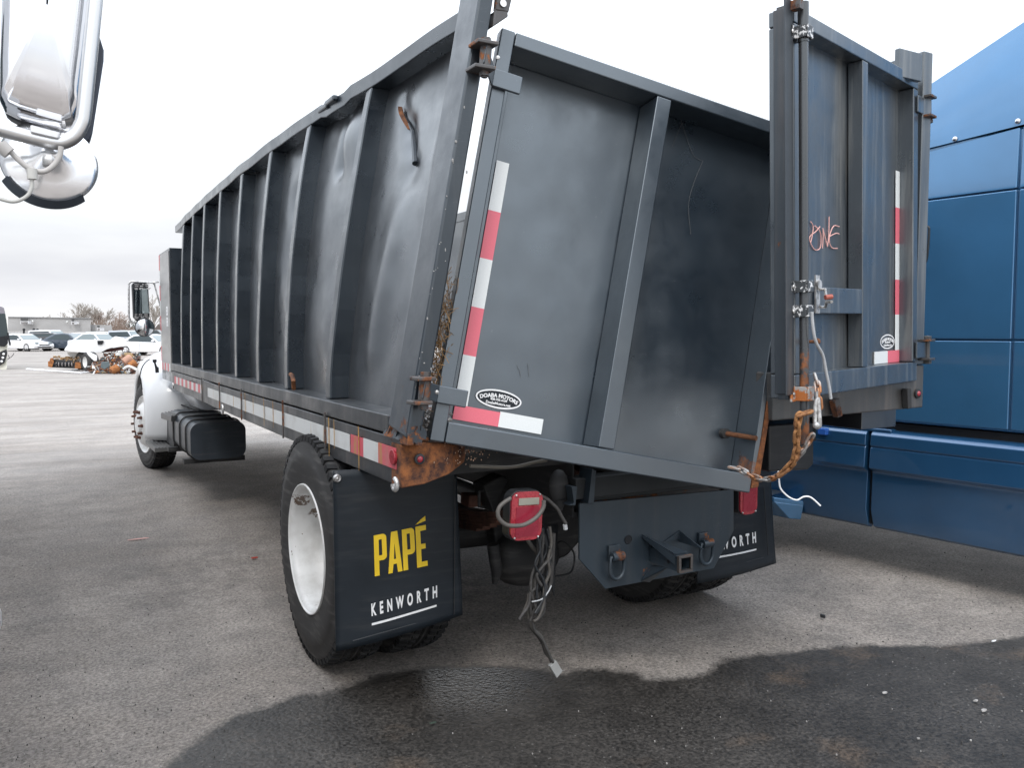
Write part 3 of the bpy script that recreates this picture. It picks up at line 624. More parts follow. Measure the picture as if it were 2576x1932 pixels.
# right door, swung open
D2 = .065; H2 = 1.382; W2 = 1.237
b = MB(); b.grid(lambda a, c: Vector((.08 + 1.12 * a, D2 + .004 * noise.noise(Vector((a * 4, c * 4, 7))), .02 + 1.33 * c)), 40, 40); b.box(.08, 1.2, D2 + .012, D2 + .02, .02, 1.34)
dr = b.build('rear_door', M_door2, truck, smooth=60, M=MR); dr['label'] = 'upright right tail door swung open with a locking rod'
b = MB(); b.box(.0, W2, 0, D2 + .03, H2 - .055, H2); b.box(.0, W2, 0, D2 + .03, 0, .088); b.box(1.178, W2, 0, D2 + .03, .09, H2 - .057); b.box(.0, .075, 0, D2 + .03, .09, H2 - .057)
b.build('door_frame', M_door2, dr, bevel=.005)
b = MB(); b.box(.605, .66, 0, D2 - .004, .09, H2 - .057); b.build('stiffener', M_door2, dr, bevel=.004)
b = MB(); b.box(.077, .603, 0, D2 - .004, .308, .408); b.build('crossbar', M_door2, dr, bevel=.004)
b = MB(); b.box(.662, .75, D2 - .012, D2 - .006, .09, H2 - .06); b.build('inner_flange', M_door2, dr)
b = MB(); b.box(-.088, -.03, -.012, -.006, .02, 1.385); b.box(-.035, -.029, -.006, .06, .02, 1.37); b.box(-.03, 0, .01, .05, .0, 1.38); b.build('door_edge_angle', M_dooredge, dr, bevel=.002)
b = MB(); xr = dloc(MR, 2022, 500, -.03).x; b.cyl((xr, -.03, -.16), (xr, -.03, 1.345), .0165, 16); b.cyl((xr, -.03, 1.25), (xr, -.03, 1.385), .019, 16); lr = b.build('locking_rod', bedpaint('rod_paint', col=(.04, .04, .042), rust=.06, zsoft=.4, zones=(((-.05, -1.78, 1.25), .5, .22),)), dr, smooth=40); lr['label'] = 'vertical locking rod, rusty at its foot'
b = MB(); q = dloc(MR, 2008, 14, -.03); b.ball((q.x, -.03, 1.386), .017, 0, 10); b.box(q.x - .02, q.x + .012, -.045, -.01, 1.35, 1.38); b.build('cam_end', M_rustpaint, dr)
def clamp(v0, v1, m, name='rod_guide'):
    z1_ = dloc(MR, 2025, v0, -.03).z; z0_ = dloc(MR, 2025, v1, -.03).z
    b = MB(); b.box(xr - .022, xr + .024, -.056, -.049, z0_, z1_); b.box(xr - .026, xr - .02, -.05, -.002, z0_, z1_); b.box(xr + .02, xr + .026, -.05, -.002, z0_, z1_); b.box(xr - .062, xr - .026, -.012, -.005, z0_ - .002, z1_ + .002)
    o = b.build(name, m, dr, bevel=.003)
    b = MB(); b.ball((xr - .045, -.014, (z0_ + z1_) / 2), .008, 0, 8, (1, .5, 1)); b.build('guide_bolt', M_galv, dr)
M_silver = NT('worn_silver_paint'); M_silver.set(Base_Color=M_silver.mix(M_silver.rng(M_silver.noise(M_silver.pos, 60, 4, .6), .54, .57), (.06, .065, .07), (.75, .75, .75)), Roughness=.35); M_silver = M_silver.mat
M_silverrust = NT('worn_silver_rust'); M_silverrust.set(Base_Color=M_silverrust.mix(M_silverrust.rng(M_silverrust.noise(M_silverrust.pos, 30, 6, .7), .46, .52), (.36, .36, .35), (.4, .13, .03)), Roughness=.6); M_silverrust = M_silverrust.mat
clamp(68, 100, M_silver); clamp(706, 736, M_silver); clamp(768, 798, M_silver); clamp(972, 1008, M_silverrust)
# latch handle bracket
b = MB(); P0 = dloc(MR, 2058, 692, -.012); P1 = dloc(MR, 2058, 788, -.012); b.box(P0.x - .018, P0.x + .016, -.012, -.006, P1.z, P0.z)
b.cyl((P0.x - .001, -.02, P0.z - .035), (P0.x - .001, -.004, P0.z - .035), .018, 14)
def lug(u0, v0, u1, v1, r_=.006): b.tube([dloc(MR, u0, v0, -.02), dloc(MR, (u0 + u1) / 2, v0, -.03), dloc(MR, (u0 + u1) / 2 + 2, v1, -.05), dloc(MR, u1, v1, -.08)], r_, 8)
lug(2060, 728, 2092, 746); lug(2062, 772, 2092, 759); b.build('latch', M_galv, dr, bevel=.002)
b = MB(); b.tube([dloc(MR, 2076, 748, -.075), dloc(MR, 2093, 746, -.09)], .009, 8); b.build('latch_grip', simple('faded_red_grip', (.38, .1, .07), .5), dr)
b = MB(); q = dloc(MR, 2056, 859, -.04); b.ball(q, .012, 0, 10); b.tube([q, q + Vector((-.02, .04, 0))], .006, 6); b.build('keeper_pin', M_rust, dr)
b = MB(); X0, X1 = 1.13, 1.176; zz = [.96, .795, .632, .468, .308, .145]; YT2 = D2 - .004
for i in range(5): b.box(X0, X1, YT2 - .002, YT2, zz[i + 1], zz[i], i % 2)
b.box(1.035, 1.176, YT2 - .003, YT2 + .001, .0905, .1445, 1); b.box(.885, 1.035, YT2 - .003, YT2 + .001, .0905, .1445, 0); b.build('reflective_tape', [M_tw, M_tr], dr)
decal(dr, MR, 1.045, .186, .17, .066, YT2 + .002)
b = MB(); K = lambda pts: smoothpath([dloc(MR, u, v, D2 - .006) for u, v in pts], 4)
cv = lambda pts: [(1900 + x / 2.37, y / 2.37) for x, y in pts]
for pts in (((330, 1320), (345, 1350), (338, 1410), (328, 1450)), ((385, 1350), (360, 1380), (325, 1410), (330, 1450), (355, 1488), (385, 1480), (392, 1430), (385, 1380), (355, 1345)), ((400, 1480), (405, 1400), (402, 1360)), ((402, 1360), (430, 1470)), ((430, 1470), (438, 1400), (440, 1290)), ((500, 1350), (470, 1345), (450, 1380), (440, 1430), (455, 1475), (490, 1480)), ((440, 1410), (480, 1390), (500, 1395))):
    b.tube(K(cv(pts)), .0022, 5)
b.build('chalk_lettering', M_chalk, dr)
for v in (256, 862):          # hinges on the right post
    zt = dloc(MR, 2330, v - 3, 0).z; zb = dloc(MR, 2330, v + 34 + (6 if v > 500 else 0), 0).z; zb = zt - .075
    b = MB(); b.box(1.2, 1.33, -.012, -.003, zb, zt); b.build('hinge_strap', M_door2, dr, bevel=.003)
    b = MB(); b.box(1.27, 1.345, -.045, .02, zt + .001, zt + .012); b.box(1.27, 1.345, -.045, .02, zb - .012, zb - .001); b.cyl((1.335, -.012, zb - .03), (1.335, -.012, zt + .028), .012, 10); b.cyl((1.335, -.012, zt + .013), (1.335, -.012, zt + .026), .019, 6); b.cyl((1.335, -.012, zb - .03), (1.335, -.012, zb - .014), .019, 6)
    b.build('hinge_pin', M_rustpaint, dr, bevel=.002)
# flat pale strap dangling from the rod, and loose wire
b = MB(); b.tube(smoothpath([dloc(MR, u, v, -.07) for u, v in ((2042, 785), (2046, 830), (2053, 862), (2070, 895), (2078, 935), (2086, 975), (2090, 1003))], 5), .006, 8); b.build('hanging_strap', M_wire, dr, smooth=50)
def pc(u, v, z_): return CAM + ray(u, v) * z_
b = MB(); b.tube(smoothpath([pc(u, v, 3.1) for u, v in ((1958, 1185), (1960, 1210), (1963, 1228), (1975, 1243), (1990, 1254), (2006, 1258), (2022, 1250), (2040, 1252), (2064, 1273))], 5), .0032, 8); b.build('loose_wire', M_letter, truck, smooth=50)
# ------------- chain
def chain(pts, m, L=.052, r=.0055, wd=.017, parent=truck, roll=0.0):
    pts = smoothpath([pc(*p_) for p_ in pts], 20); b = MB(); acc = 0; step = L - 3.2 * r; marks = [pts[0]]
    for i in range(len(pts) - 1):
        a, c_ = pts[i], pts[i + 1]; d_ = (c_ - a).length
        while acc + d_ >= step: a = a + (c_ - a).normalized() * (step - acc); d_ = (c_ - a).length; acc = 0; marks.append(a.copy())
        acc += d_
    for k in range(len(marks) - 1):
        a, c_ = marks[k], marks[k + 1]; t_ = (c_ - a).normalized(); mid_ = (a + c_) / 2; u_ = t_.cross(Fw).normalized(); v_ = t_.cross(u_)
        ang = (rad(20) if k % 2 else rad(100)) + roll; w1 = u_ * math.cos(ang) + v_ * math.sin(ang); hl = L / 2 - wd / 2
        loop = [mid_ + t_ * (hl + wd * .5 * math.sin(a_)) + w1 * (wd * .5 * math.cos(a_)) for a_ in [PI * i / 6 for i in range(7)]] + [mid_ - t_ * (hl + wd * .5 * math.sin(a_)) - w1 * (wd * .5 * math.cos(a_)) for a_ in [PI * i / 6 for i in range(7)]]
        b.tube(loop, r, 8, closed=True)
    return b.build('chain', m, parent, smooth=60)
M_chaing = NT('chain_worn'); M_chaing.set(Base_Color=M_chaing.mix(M_chaing.rng(M_chaing.noise(M_chaing.pos, 18, 5), .45, .56), (.42, .41, .4), (.36, .16, .07)), Roughness=.5, Metallic=.5); M_chaing = M_chaing.mat
chain([(1838, 1176, 3.3), (1865, 1182, 3.27), (1900, 1202, 3.22), (1935, 1206, 3.16), (1965, 1192, 3.1), (1990, 1172, 3.04), (2004, 1150, 3.0), (2024, 1128, 2.98), (2040, 1100, 2.96), (2052, 1078, 2.94)], M_chaing)
chain([(1962, 1194, 3.06), (1990, 1170, 3.02), (2003, 1140, 2.98), (2004, 1110, 2.96), (2006, 1075, 2.93), (2010, 1045, 2.91), (2040, 1036, 2.9)], M_chainr, .055, .0062, .021)
b = MB(); b.tube([pc(2054, v, 2.92) for v in (985, 1000)] , .006, 8); b.tube(smoothpath([pc(u, v, 2.92) for u, v in ((2058, 1000), (2052, 1015), (2050, 1060), (2054, 1074), (2062, 1070), (2060, 1030), (2058, 1000))], 4), .0075, 8); b.ball(pc(2053, 1070, 2.91), .013, 0, 10); b.build('clevis_hook', M_galv, truck, smooth=50)
chain([(2050, 945, 2.95), (2056, 965, 2.94), (2058, 985, 2.93), (2060, 1010, 2.93), (2062, 1030, 2.93)], M_chaing, .045, .005, .016)

# ------------- wheels
def tyre_mesh(R=.505, W=.255, rim_r=.32, lug=True, seg=96, steer_side=1):
    """axis +x, outer sidewall at x = 0 going to x = W (inwards)"""
    b = MB(); h = R - rim_r
    side = [(.028, rim_r), (.006, rim_r + .012), (.0, rim_r + h * .3), (-.003, rim_r + h * .5), (.002, rim_r + h * .66), (.006, rim_r + h * .68), (.008, rim_r + h * .8), (.016, R - .03), (.024, R - .012), (.034, R - .006)]
    prof = side + [(W * .25, R), (W * .4, R), (W * .42, R - .012), (W * .46, R - .012), (W * .48, R), (W * .52, R), (W * .54, R - .012), (W * .58, R - .012), (W * .6, R), (W * .75, R)] + [(W - a, r) for a, r in reversed(side)]
    b.lathe(prof, (0, 0, 0), (1, 0, 0), seg); return b
def tread_mesh(R=.505, W=.255, n=64):
    b = MB()
    for i in range(n):
        a = 2 * PI * i / n
        for (x0, x1, sk) in ((.012, W * .24, 0), (W * .26, W * .41, .5), (W * .59, W * .74, .2), (W * .76, W - .012, .5)):
            for s_ in ((0,) if x0 > .02 and x1 < W - .02 else (0,)):
                a0 = a + sk * 2 * PI / n; da = 2 * PI / n * .62; k = .25 * 2 * PI / n
                top = R + .006; bot = R - .028 if (x0 < .02 or x1 > W - .02) else R - .004
                def P_(x, an, r): return Vector((x, math.cos(an) * r, math.sin(an) * r))
                rs0 = bot; 
                b.hexa([P_(x0, a0, rs0), P_(x1, a0 + k, bot), P_(x1, a0 + k + da, bot), P_(x0, a0 + da, rs0)], [P_(x0 + .004, a0 + .006, top - (.008 if x0 < .02 else 0)), P_(x1 - .004, a0 + k + .006, top - (.008 if x1 > W - .02 else 0)), P_(x1 - .004, a0 + k + da - .006, top - (.008 if x1 > W - .02 else 0)), P_(x0 + .004, a0 + da - .006, top - (.008 if x0 < .02 else 0))])
    return b
def make_wheel(x, y, z, side, kind, parent, steer=0):
    """side -1: left outer face at x ; kind deep / inner / front"""
    M = Matrix.Translation((x, y, z)) @ Matrix.Rotation(steer, 4, 'Z') @ (Matrix.Identity(4) if side < 0 else Matrix.Rotation(PI, 4, 'Z'))
    RR = .505 if kind == 'front' else .538; rk = .32 if kind == 'front' else .298
    ty = tyre_mesh(RR, .255, rk).build('wheel', M_rubber, parent, smooth=38, M=M)
    tread_mesh(RR).build('tread', M_rubberd, ty)
    b = MB()
    if kind == 'deep':
        b.lathe([(h_, r_ * .925) for h_, r_ in [(.03, .3), (.012, .314), (.006, .322), (.0, .326), (.0, .331), (.012, .334), (.05, .325)]], (0, 0, 0), (1, 0, 0), 72)
        b.lathe([(h_, r_ * .925) for h_, r_ in [(.006, .322), (.014, .305), (.03, .299), (.1, .296), (.17, .29), (.192, .27), (.198, .22), (.198, .16)]], (0, 0, 0), (1, 0, 0), 72)
        rim = b.build('rim', M_rim, ty, smooth=45)
        b = MB(); b.lathe([(.198, .16), (.19, .12), (.18, .1), (.18, .0)], (0, 0, 0), (1, 0, 0), 32); b.build('hub', M_frame, ty, smooth=40)
        b = MB()
        for i in range(10):
            a = 2 * PI * i / 10; b.cyl((.2, .143 * math.cos(a) * 1.0, .143 * math.sin(a)), (.185, .143 * math.cos(a), .143 * math.sin(a)), .016, 6)
        b.build('lug_nut', M_rust, ty)
    elif kind == 'front':
        b.lathe([(.03, .3), (.0, .318), (-.004, .326), (.012, .334), (.05, .325)], (0, 0, 0), (1, 0, 0), 48)
        b.lathe([(.0, .318), (.02, .3), (.03, .27), (-.03, .22), (-.05, .18), (-.055, .12)], (0, 0, 0), (1, 0, 0), 48); b.build('rim', M_rim, ty, smooth=45)
        b = MB(); b.lathe([(-.055, .12), (-.075, .1), (-.08, 0)], (0, 0, 0), (1, 0, 0), 24); b.build('hub', M_rim, ty, smooth=40)
        b = MB()
        for i in range(10):
            a = 2 * PI * i / 10; p_ = (.15 * math.cos(a), .15 * math.sin(a)); b.cyl((-.05, *p_), (-.07, *p_), .02, 6); b.cyl((-.065, *p_), (-.1, *p_), .013, 8)
        b.build('lug_nut', M_rustbrown, ty)
    else:
        b.lathe([(.03, .3), (.0, .32), (.012, .334), (.05, .325)], (0, 0, 0), (1, 0, 0), 48); b.lathe([(.01, .32), (.08, .26), (.1, .1), (.1, 0)], (0, 0, 0), (1, 0, 0), 36); b.build('rim', M_frame, ty, smooth=45)
    return ty
AY = .02
make_wheel(-1.30, AY, .536, -1, 'deep', truck); make_wheel(-.99, AY, .536, -1, 'inner', truck)
make_wheel(1.1, AY, .536, 1, 'deep', truck); make_wheel(.79, AY, .536, 1, 'inner', truck)
make_wheel(-1.36, 6.52, .502, -1, 'front', truck, rad(9)); make_wheel(1.15, 6.52, .502, 1, 'front', truck, rad(9))

# ------------- mud flaps
FLAPS = []
def flap(corners, name, logo=None, thick=.008):
    FLAPS.append(corners)
    TL, TR, BR, BL = [Vector(c) for c in corners]
    b = MB()
    def F(a, c):
        p_ = TL.lerp(TR, a).lerp(BL.lerp(BR, a), c); bow = .02 * math.sin(PI * a) * c + .006 * noise.noise(Vector((a * 2, c * 3, TL.x))); return p_ + Vector((0, -bow, 0))
    b.grid(F, 24, 24); o = b.build(name, M_flap, truck, smooth=60); md = o.modifiers.new('solid', 'SOLIDIFY'); md.thickness = thick; md.offset = 0
    return o, F
fl, F1 = flap([(-1.347, -.585, 1.0), (-.83, -.655, 1.0), tuple(at(1163, 1547, 'y', -.66)), tuple(at(845, 1640, 'y', -.59))], 'mud_flap')
fl['label'] = 'left mud flap with yellow and white lettering'
fr_, F2 = flap([(.61, -.6, .98), (1.11, -.56, .98), tuple(at(1950, 1417, 'y', -.56)), tuple(at(1752, 1469, 'y', -.6))], 'mud_flap')
fr_['label'] = 'right mud flap, mostly behind the hitch plate'
def on_flap(vf, corners_px, y, w_, h_, off=-.012):
    """map local lettering (x in 0..w, z in 0..h) bilinearly onto the flap quad given by 4 photo points BL BR TR TL"""
    q = [Vector(c_) for c_ in corners_px]; out = []; TL, TR, BR, BL = [Vector(k) for k in FLAPC[0 if y < -.6 else 1]]
    nn = (TR - TL).cross(BL - TL).normalized()
    for p_ in vf:
        a, c = p_.x / w_, p_.z / h_; px2 = q[0].lerp(q[1], a).lerp(q[3].lerp(q[2], a), c); r_ = ray(px2.x, px2.y)
        pt = CAM + r_ * ((TL - CAM).dot(nn) / r_.dot(nn)); aa = (pt.x - TL.x) / (TR.x - TL.x); cc_ = (TL.z - pt.z) / (TL.z - BL.z)
        bow = .02 * math.sin(PI * aa) * cc_ + .006 * noise.noise(Vector((aa * 2, cc_ * 3, TL.x))); out.append(pt + Vector((0, -bow - (.0055 if y < -.6 else .016) + p_.y, 0)))
    return out
FLAPC = FLAPS
def letters_on(segs, corners, y, w_, h_, m, name, parent, off=-.012, d=.002):
    b = MB()
    for poly in segs:
        pts = on_flap([Vector((x, 0, z)) for x, z in poly], corners, y, w_, h_, off); b.prism(pts, (0, -d, 0))
    return b.build(name, m, parent)
def P_poly(x):   # tall condensed block P at x, width 3, height 9
    n = 6; outer = [(x, 0), (x + 1.15, 0), (x + 1.15, 3.3), (x + 2.1, 3.3)] + [(x + 2.1 + .95 * math.cos(rad(-90 + 90 * i / n)), 4.25 + .95 * math.sin(rad(-90 + 90 * i / n))) for i in range(1, n)] + [(x + 3.05, 4.3), (x + 3.05, 8.1)] + [(x + 2.15 + .9 * math.cos(rad(90 * i / n)), 8.1 + .9 * math.sin(rad(90 * i / n))) for i in range(1, n + 1)] + [(x, 9)]
    lo = [(x, 0), (x + 1.15, 0), (x + 1.15, 9), (x, 9)]
    up = [(x + 1.15, 7.9), (x + 1.95, 7.9), (x + 1.95, 4.4), (x + 1.15, 4.4), (x + 1.15, 3.3)] + outer[3:-1] + [(x + 1.15, 9)]
    return [lo, up]
def A_poly(x): return [[(x, 0), (x + 1.0, 0), (x + 1.28, 1.9), (x + 2.1, 1.9), (x + 2.35, 0), (x + 3.45, 0), (x + 2.55, 9), (x + 1.0, 9)][:3] + [(x + 1.42, 2.95), (x + 1.72, 6.6), (x + 1.0, 9)], [(x + 1.28, 1.9), (x + 2.1, 1.9), (x + 2.0, 2.95), (x + 1.42, 2.95)], [(x + 2.35, 0), (x + 3.45, 0), (x + 2.55, 9), (x + 1.0, 9), (x + 1.72, 6.6), (x + 2.0, 2.95), (x + 2.1, 1.9)]]
def E_poly(x): return [[(x, 0), (x + 2.6, 0), (x + 2.6, 1.1), (x + 1.15, 1.1), (x + 1.15, 3.9), (x + 2.3, 3.9), (x + 2.3, 5.0), (x + 1.15, 5.0), (x + 1.15, 7.9), (x + 2.6, 7.9), (x + 2.6, 9), (x, 9)], [(x + .1, 9.45), (x + 2.6, 9.9), (x + 2.6, 10.95), (x + 1.3, 10.3)]]
cr1 = [(680 + x / 2.675, 1080 + y / 2.675) for x, y in ((694, 984), (1050, 912), (1040, 640), (688, 712))]
letters_on(P_poly(0) + A_poly(3.3) + P_poly(7.0) + E_poly(10.4), cr1, -.61, 13.05, 9, M_yellow, 'yellow_lettering', fl, -.03)
b = MB(); c_ = at(680 + 1069 / 2.675, 1080 + 877 / 2.675, 'y', -.645); b.lathe([(0, .0095), (0, .0125)], c_, (0, 1, 0), 24)
v_, f_ = text_mb('R', .017, 1, .0005); b.add([p_ + c_ for p_ in v_], f_); b.build('registered_mark', M_yellow, fl)
def word_on(txt, corners, y, off, parent, bold=.035, sx=.52, size=1.0, space=2.1, m=None, clip=None):
    v_, f_ = text_mb(txt, size, sx, bold, space, None, .001)
    if clip is not None:
        x0 = min(p_.x for p_ in v_); x1 = max(p_.x for p_ in v_)
    xs = [p_.x for p_ in v_]; zs = [p_.z for p_ in v_]; x0, x1, z0_, z1_ = min(xs), max(xs), min(zs), max(zs)
    pts = on_flap([Vector((p_.x - x0, p_.y, p_.z - z0_)) for p_ in v_], corners, y, x1 - x0, z1_ - z0_, off); b = MB(); b.add(pts, f_); return b.build('white_lettering', m or M_letter, parent)
kw = [(680 + x / 2.675, 1080 + y / 2.675) for x, y in ((672, 1252), (1112, 1126), (1112, 1045), (670, 1168))]
word_on('KENWORTH', kw, -.61, -.03, fl)
def bar_on(cpx, y, off, parent): 
    b = MB(); k = 12; q = on_flap([Vector((i / k, 0, 0)) for i in range(k + 1)] + [Vector(((k - i) / k, 0, 1)) for i in range(k + 1)], cpx, y, 1, 1); b.prism(q, (0, -.002, 0)); b.build('underline', M_letter, parent)
bar_on([(680 + x / 2.675, 1080 + y / 2.675) for x, y in ((672, 1312), (1106, 1186), (1106, 1174), (672, 1298))], -.61, -.03, fl)
k2 = [(1400 + x / 3.16, 1050 + y / 3.16) for x, y in ((1130, 1075), (1560, 990), (1556, 902), (1130, 990))]
word_on('KENWORTH', k2, -.58, -.026, fr_); bar_on([(1400 + x / 3.16, 1050 + y / 3.16) for x, y in ((1130, 1135), (1560, 1048), (1560, 1036), (1130, 1120))], -.58, -.026, fr_)
b = MB(); q = at(849, 1204, 'y', -.6); b.lathe([(0, 0), (-.004, .012), (0, .016), (.008, .017)], q, (0, 1, 0), 20); b.ball(q, .009, 0, 8); b.build('flap_bolt', M_galv, fl, smooth=40)
b = MB(); b.prism([(-1.2, -.57, .98), (-.8, -.62, .98), (-.8, -.62, 1.16), (-1.2, -.57, 1.16)], (0, .03, 0)); b.build('flap_hanger', M_frame, truck)
b = MB(); b.tube([at(u, v, 'y', -.66) + Vector((0, -.01, 0)) for u, v in ((1142, 1205), (1140, 1545))], .0025, 5); b.tube([at(u, v, 'y', -.64) + Vector((0, -.014, 0)) for u, v in ((885, 1610), (1120, 1545))], .002, 5); b.build('flap_rib', M_black, fl)
b = MB(); b.tube([at(u, v, 'y', -.58) + Vector((0, -.012, 0)) for u, v in ((1917, 1225), (1928, 1396))], .003, 5); b.tube([at(u, v, 'y', -.58) + Vector((0, -.018, 0)) for u, v in ((1795, 1430), (1915, 1401))], .002, 5); b.build('flap_rib', M_black, fr_)

# ------------- hitch plate
HP = [at(u, v, 'y', -1.0) for u, v in ((1458, 1267), (1846, 1232), (1846, 1335), (1796, 1430), (1523, 1482), (1458, 1408))]
b = MB(); b.prism(HP, (0, .012, 0)); hp = b.build('hitch_plate', M_hitch, truck, bevel=.002)
b = MB(); q = at(1581, 1358, 'y', -1.003); b.lathe([(0, 0), (0, .016)], q, (0, 1, 0), 24); b.lathe([(0, .016), (-.002, .018), (0, .0195)], q, (0, 1, 0), 24); b.build('plate_hole', M_darkgap, hp)
q0, q1 = at(1709, 1443, 'y', -1.2), at(1741, 1395, 'y', -1.2); tw = .068
cxh, czh = .062, at(1725, 1419, 'y', -1.2).z; cxh = at(1725, 1419, 'y', -1.2).x
b = MB(); h2 = tw / 2; ti = .026
for (x0, x1, z0_, z1_) in ((-h2, h2, ti, h2), (-h2, h2, -h2, -ti), (-h2, -ti, -ti, ti), (ti, h2, -ti, ti)): b.box(cxh + x0, cxh + x1, -1.2, -1.0, czh + z0_, czh + z1_)
rc = b.build('hitch_receiver', M_hitch, hp, bevel=.003)
b = MB()
for (x0, x1, z0_, z1_) in ((-h2 - .003, h2 + .003, ti, h2 + .003), (-h2 - .003, h2 + .003, -h2 - .003, -ti), (-h2 - .003, -ti, -ti, ti), (ti, h2 + .003, -ti, ti)): b.box(cxh + x0, cxh + x1, -1.204, -1.188, czh + z0_, czh + z1_)
b.build('receiver_collar', M_rustpaint, rc, bevel=.002)
b = MB(); b.box(cxh - ti, cxh + ti, -1.03, -1.02, czh - ti, czh + ti); b.build('receiver_bore', M_rustbrown, rc)
gL = at(1615, 1347, 'y', -1.001); gT = at(1708, 1335, 'y', -1.001); gB = at(1613, 1462, 'y', -1.001)
b = MB(); b.prism([gL, (gL.x, -1.004, gL.z - .012), (cxh - h2 - .002, -1.17, czh - h2 * .2), (cxh - h2 - .002, -1.17, czh + h2)], (0, -.006, 0)); b.prism([gL, (cxh - h2, -1.17, czh + h2 + .002), (cxh + h2, -1.17, czh + h2 + .002), (cxh + h2 - .01, -1.002, czh + h2 + .01)], (0, 0, .005))
b.prism([(gT.x, -1.002, gT.z), (gT.x, -1.002, czh + h2), (gT.x, -1.16, czh + h2)], (.006, 0, 0)); b.prism([(gT.x, -1.003, gT.z), (gT.x - .09, -1.003, czh + h2 + .012), (gT.x, -1.003, czh + h2 + .012)], (0, -.004, 0))
b.prism([(gB.x, -1.004, gB.z), (cxh - h2, -1.004, gB.z - .012), (cxh - h2, -1.12, czh - h2), (gB.x + .06, -1.004, gB.z + .06)], (0, 0, .005))
b.build('gusset', M_hitch, rc)
b = MB(); b.lathe([(0, 0), (0, .009)], (cxh - h2 - .001, -1.13, czh - .003), (1, 0, 0), 14); b.build('pin_hole', M_darkgap, rc)
def dring(u, v, parent):
    c = at(u, v, 'y', -1.02); R_ = .036
    pts = [c + Vector((R_ * math.cos(a), -.012, R_ * 1.15 * math.sin(a) - .01)) for a in [rad(180 + 180 * i / 10) for i in range(11)]] + [c + Vector((R_, -.014, .045)), c + Vector((-R_, -.014, .045))]
    b = MB(); b.tube(pts, .0095, 10, closed=True); o = b.build('tow_ring', M_hitch, parent, smooth=60)
    b = MB(); b.add(*strip([(c.x, -.0, 0), (c.x, .0, 0)], 0, 0, 0, 0)) if False else b.tube([c + Vector((-.03, -.016, .046)), c + Vector((.03, -.016, .046))], .02, 12); b.box(c.x - .03, c.x + .03, -1.016, -1.001, c.z + .02, c.z + .09); b.build('ring_clip', M_hitch, o, bevel=.003)
dring(1548, 1425, hp); dring(1773, 1390, hp)
# ------------- tail lights
def taillight(c, w_, h_, tilt, parent=truck, label=None):
    M = Matrix.Translation(c) @ Matrix.Rotation(tilt, 4, 'Y'); pts = rrect(0, 0, w_, h_, .038)
    b = MB(); b.prism([(x * 1.0, .0, z_) for x, z_ in pts], (0, .05, 0)); o = b.build('tail_light', M_black, parent, bevel=.004, M=M)
    b = MB(); b.prism([(x * .95, -.0, z_ * .96) for x, z_ in pts], (0, -.012, 0)); b.build('lens', M_lens, o, bevel=.004)
    b = MB(); b.box(-w_ * .28, w_ * .34, -.016, -.0125, h_ * .22, h_ * .36); b.build('clear_window', M_lensclear, o, bevel=.001)
    b = MB(); b.box(-w_ * .34, w_ * .36, -.0145, -.0125, -h_ * .4, h_ * .18); b.build('inner_lens', simple('lens_dark_red', (.28, .02, .04), .25), o)
    b = MB()
    for x in (-w_ * .36, w_ * .36):
        for z_ in (-h_ * .42, h_ * .42): b.ball((x, -.014, z_), .0045, 0, 8)
    b.build('screw', M_galv, o); return o
cL = at(1322, 1297, 'y', -1.12); tl = taillight(cL, .145, .195, rad(3)); tl['label'] = 'tail light dangling by its cable'
cR = at(1880, 1240, 'y', -1.0); taillight(cR, .115, .21, rad(0))
# ------------- cables
def cable(pts, r, y, name, m=M_cable, n=5): 
    b = MB(); b.tube(smoothpath([at(u, v, 'y', yy_) for (u, v, yy_) in [(p_ + (y,))[:3] for p_ in pts]], n), r, 8); return b.build(name, m, truck, smooth=60)
c6 = lambda pts: [(1180 + x / 5.53, 1120 + y / 5.53) for x, y in pts]
cable(c6(((580, 740), (500, 790), (425, 860), (400, 950), (430, 1040), (520, 1110), (640, 1125), (760, 1110), (880, 1050), (980, 960), (1035, 860), (1040, 770))), .0085, -1.17, 'light_cable', plastic('loom', (.11, .1, .09), .55, .4))
cable(c6(((960, 690), (1080, 750), (1150, 810), (1230, 890), (1290, 1000), (1345, 1090))), .0075, -1.1, 'light_cable')
b = MB(); q = at(1421, 1320, 'y', -1.1); b.tube([q, q + Vector((.004, 0, -.02))], .009, 8); b.build('cable_end', M_wire, truck)
cable(c6(((10, 290), (200, 300), (500, 310), (700, 290), (900, 240), (1080, 210))), .007, -1.02, 'sagging_hose', plastic('hose_dusty', (.16, .145, .12), .6, .4))
c2 = lambda pts: [(1100 + x / 2.44, 1080 + y / 2.44) for x, y in pts]
random.seed(21)
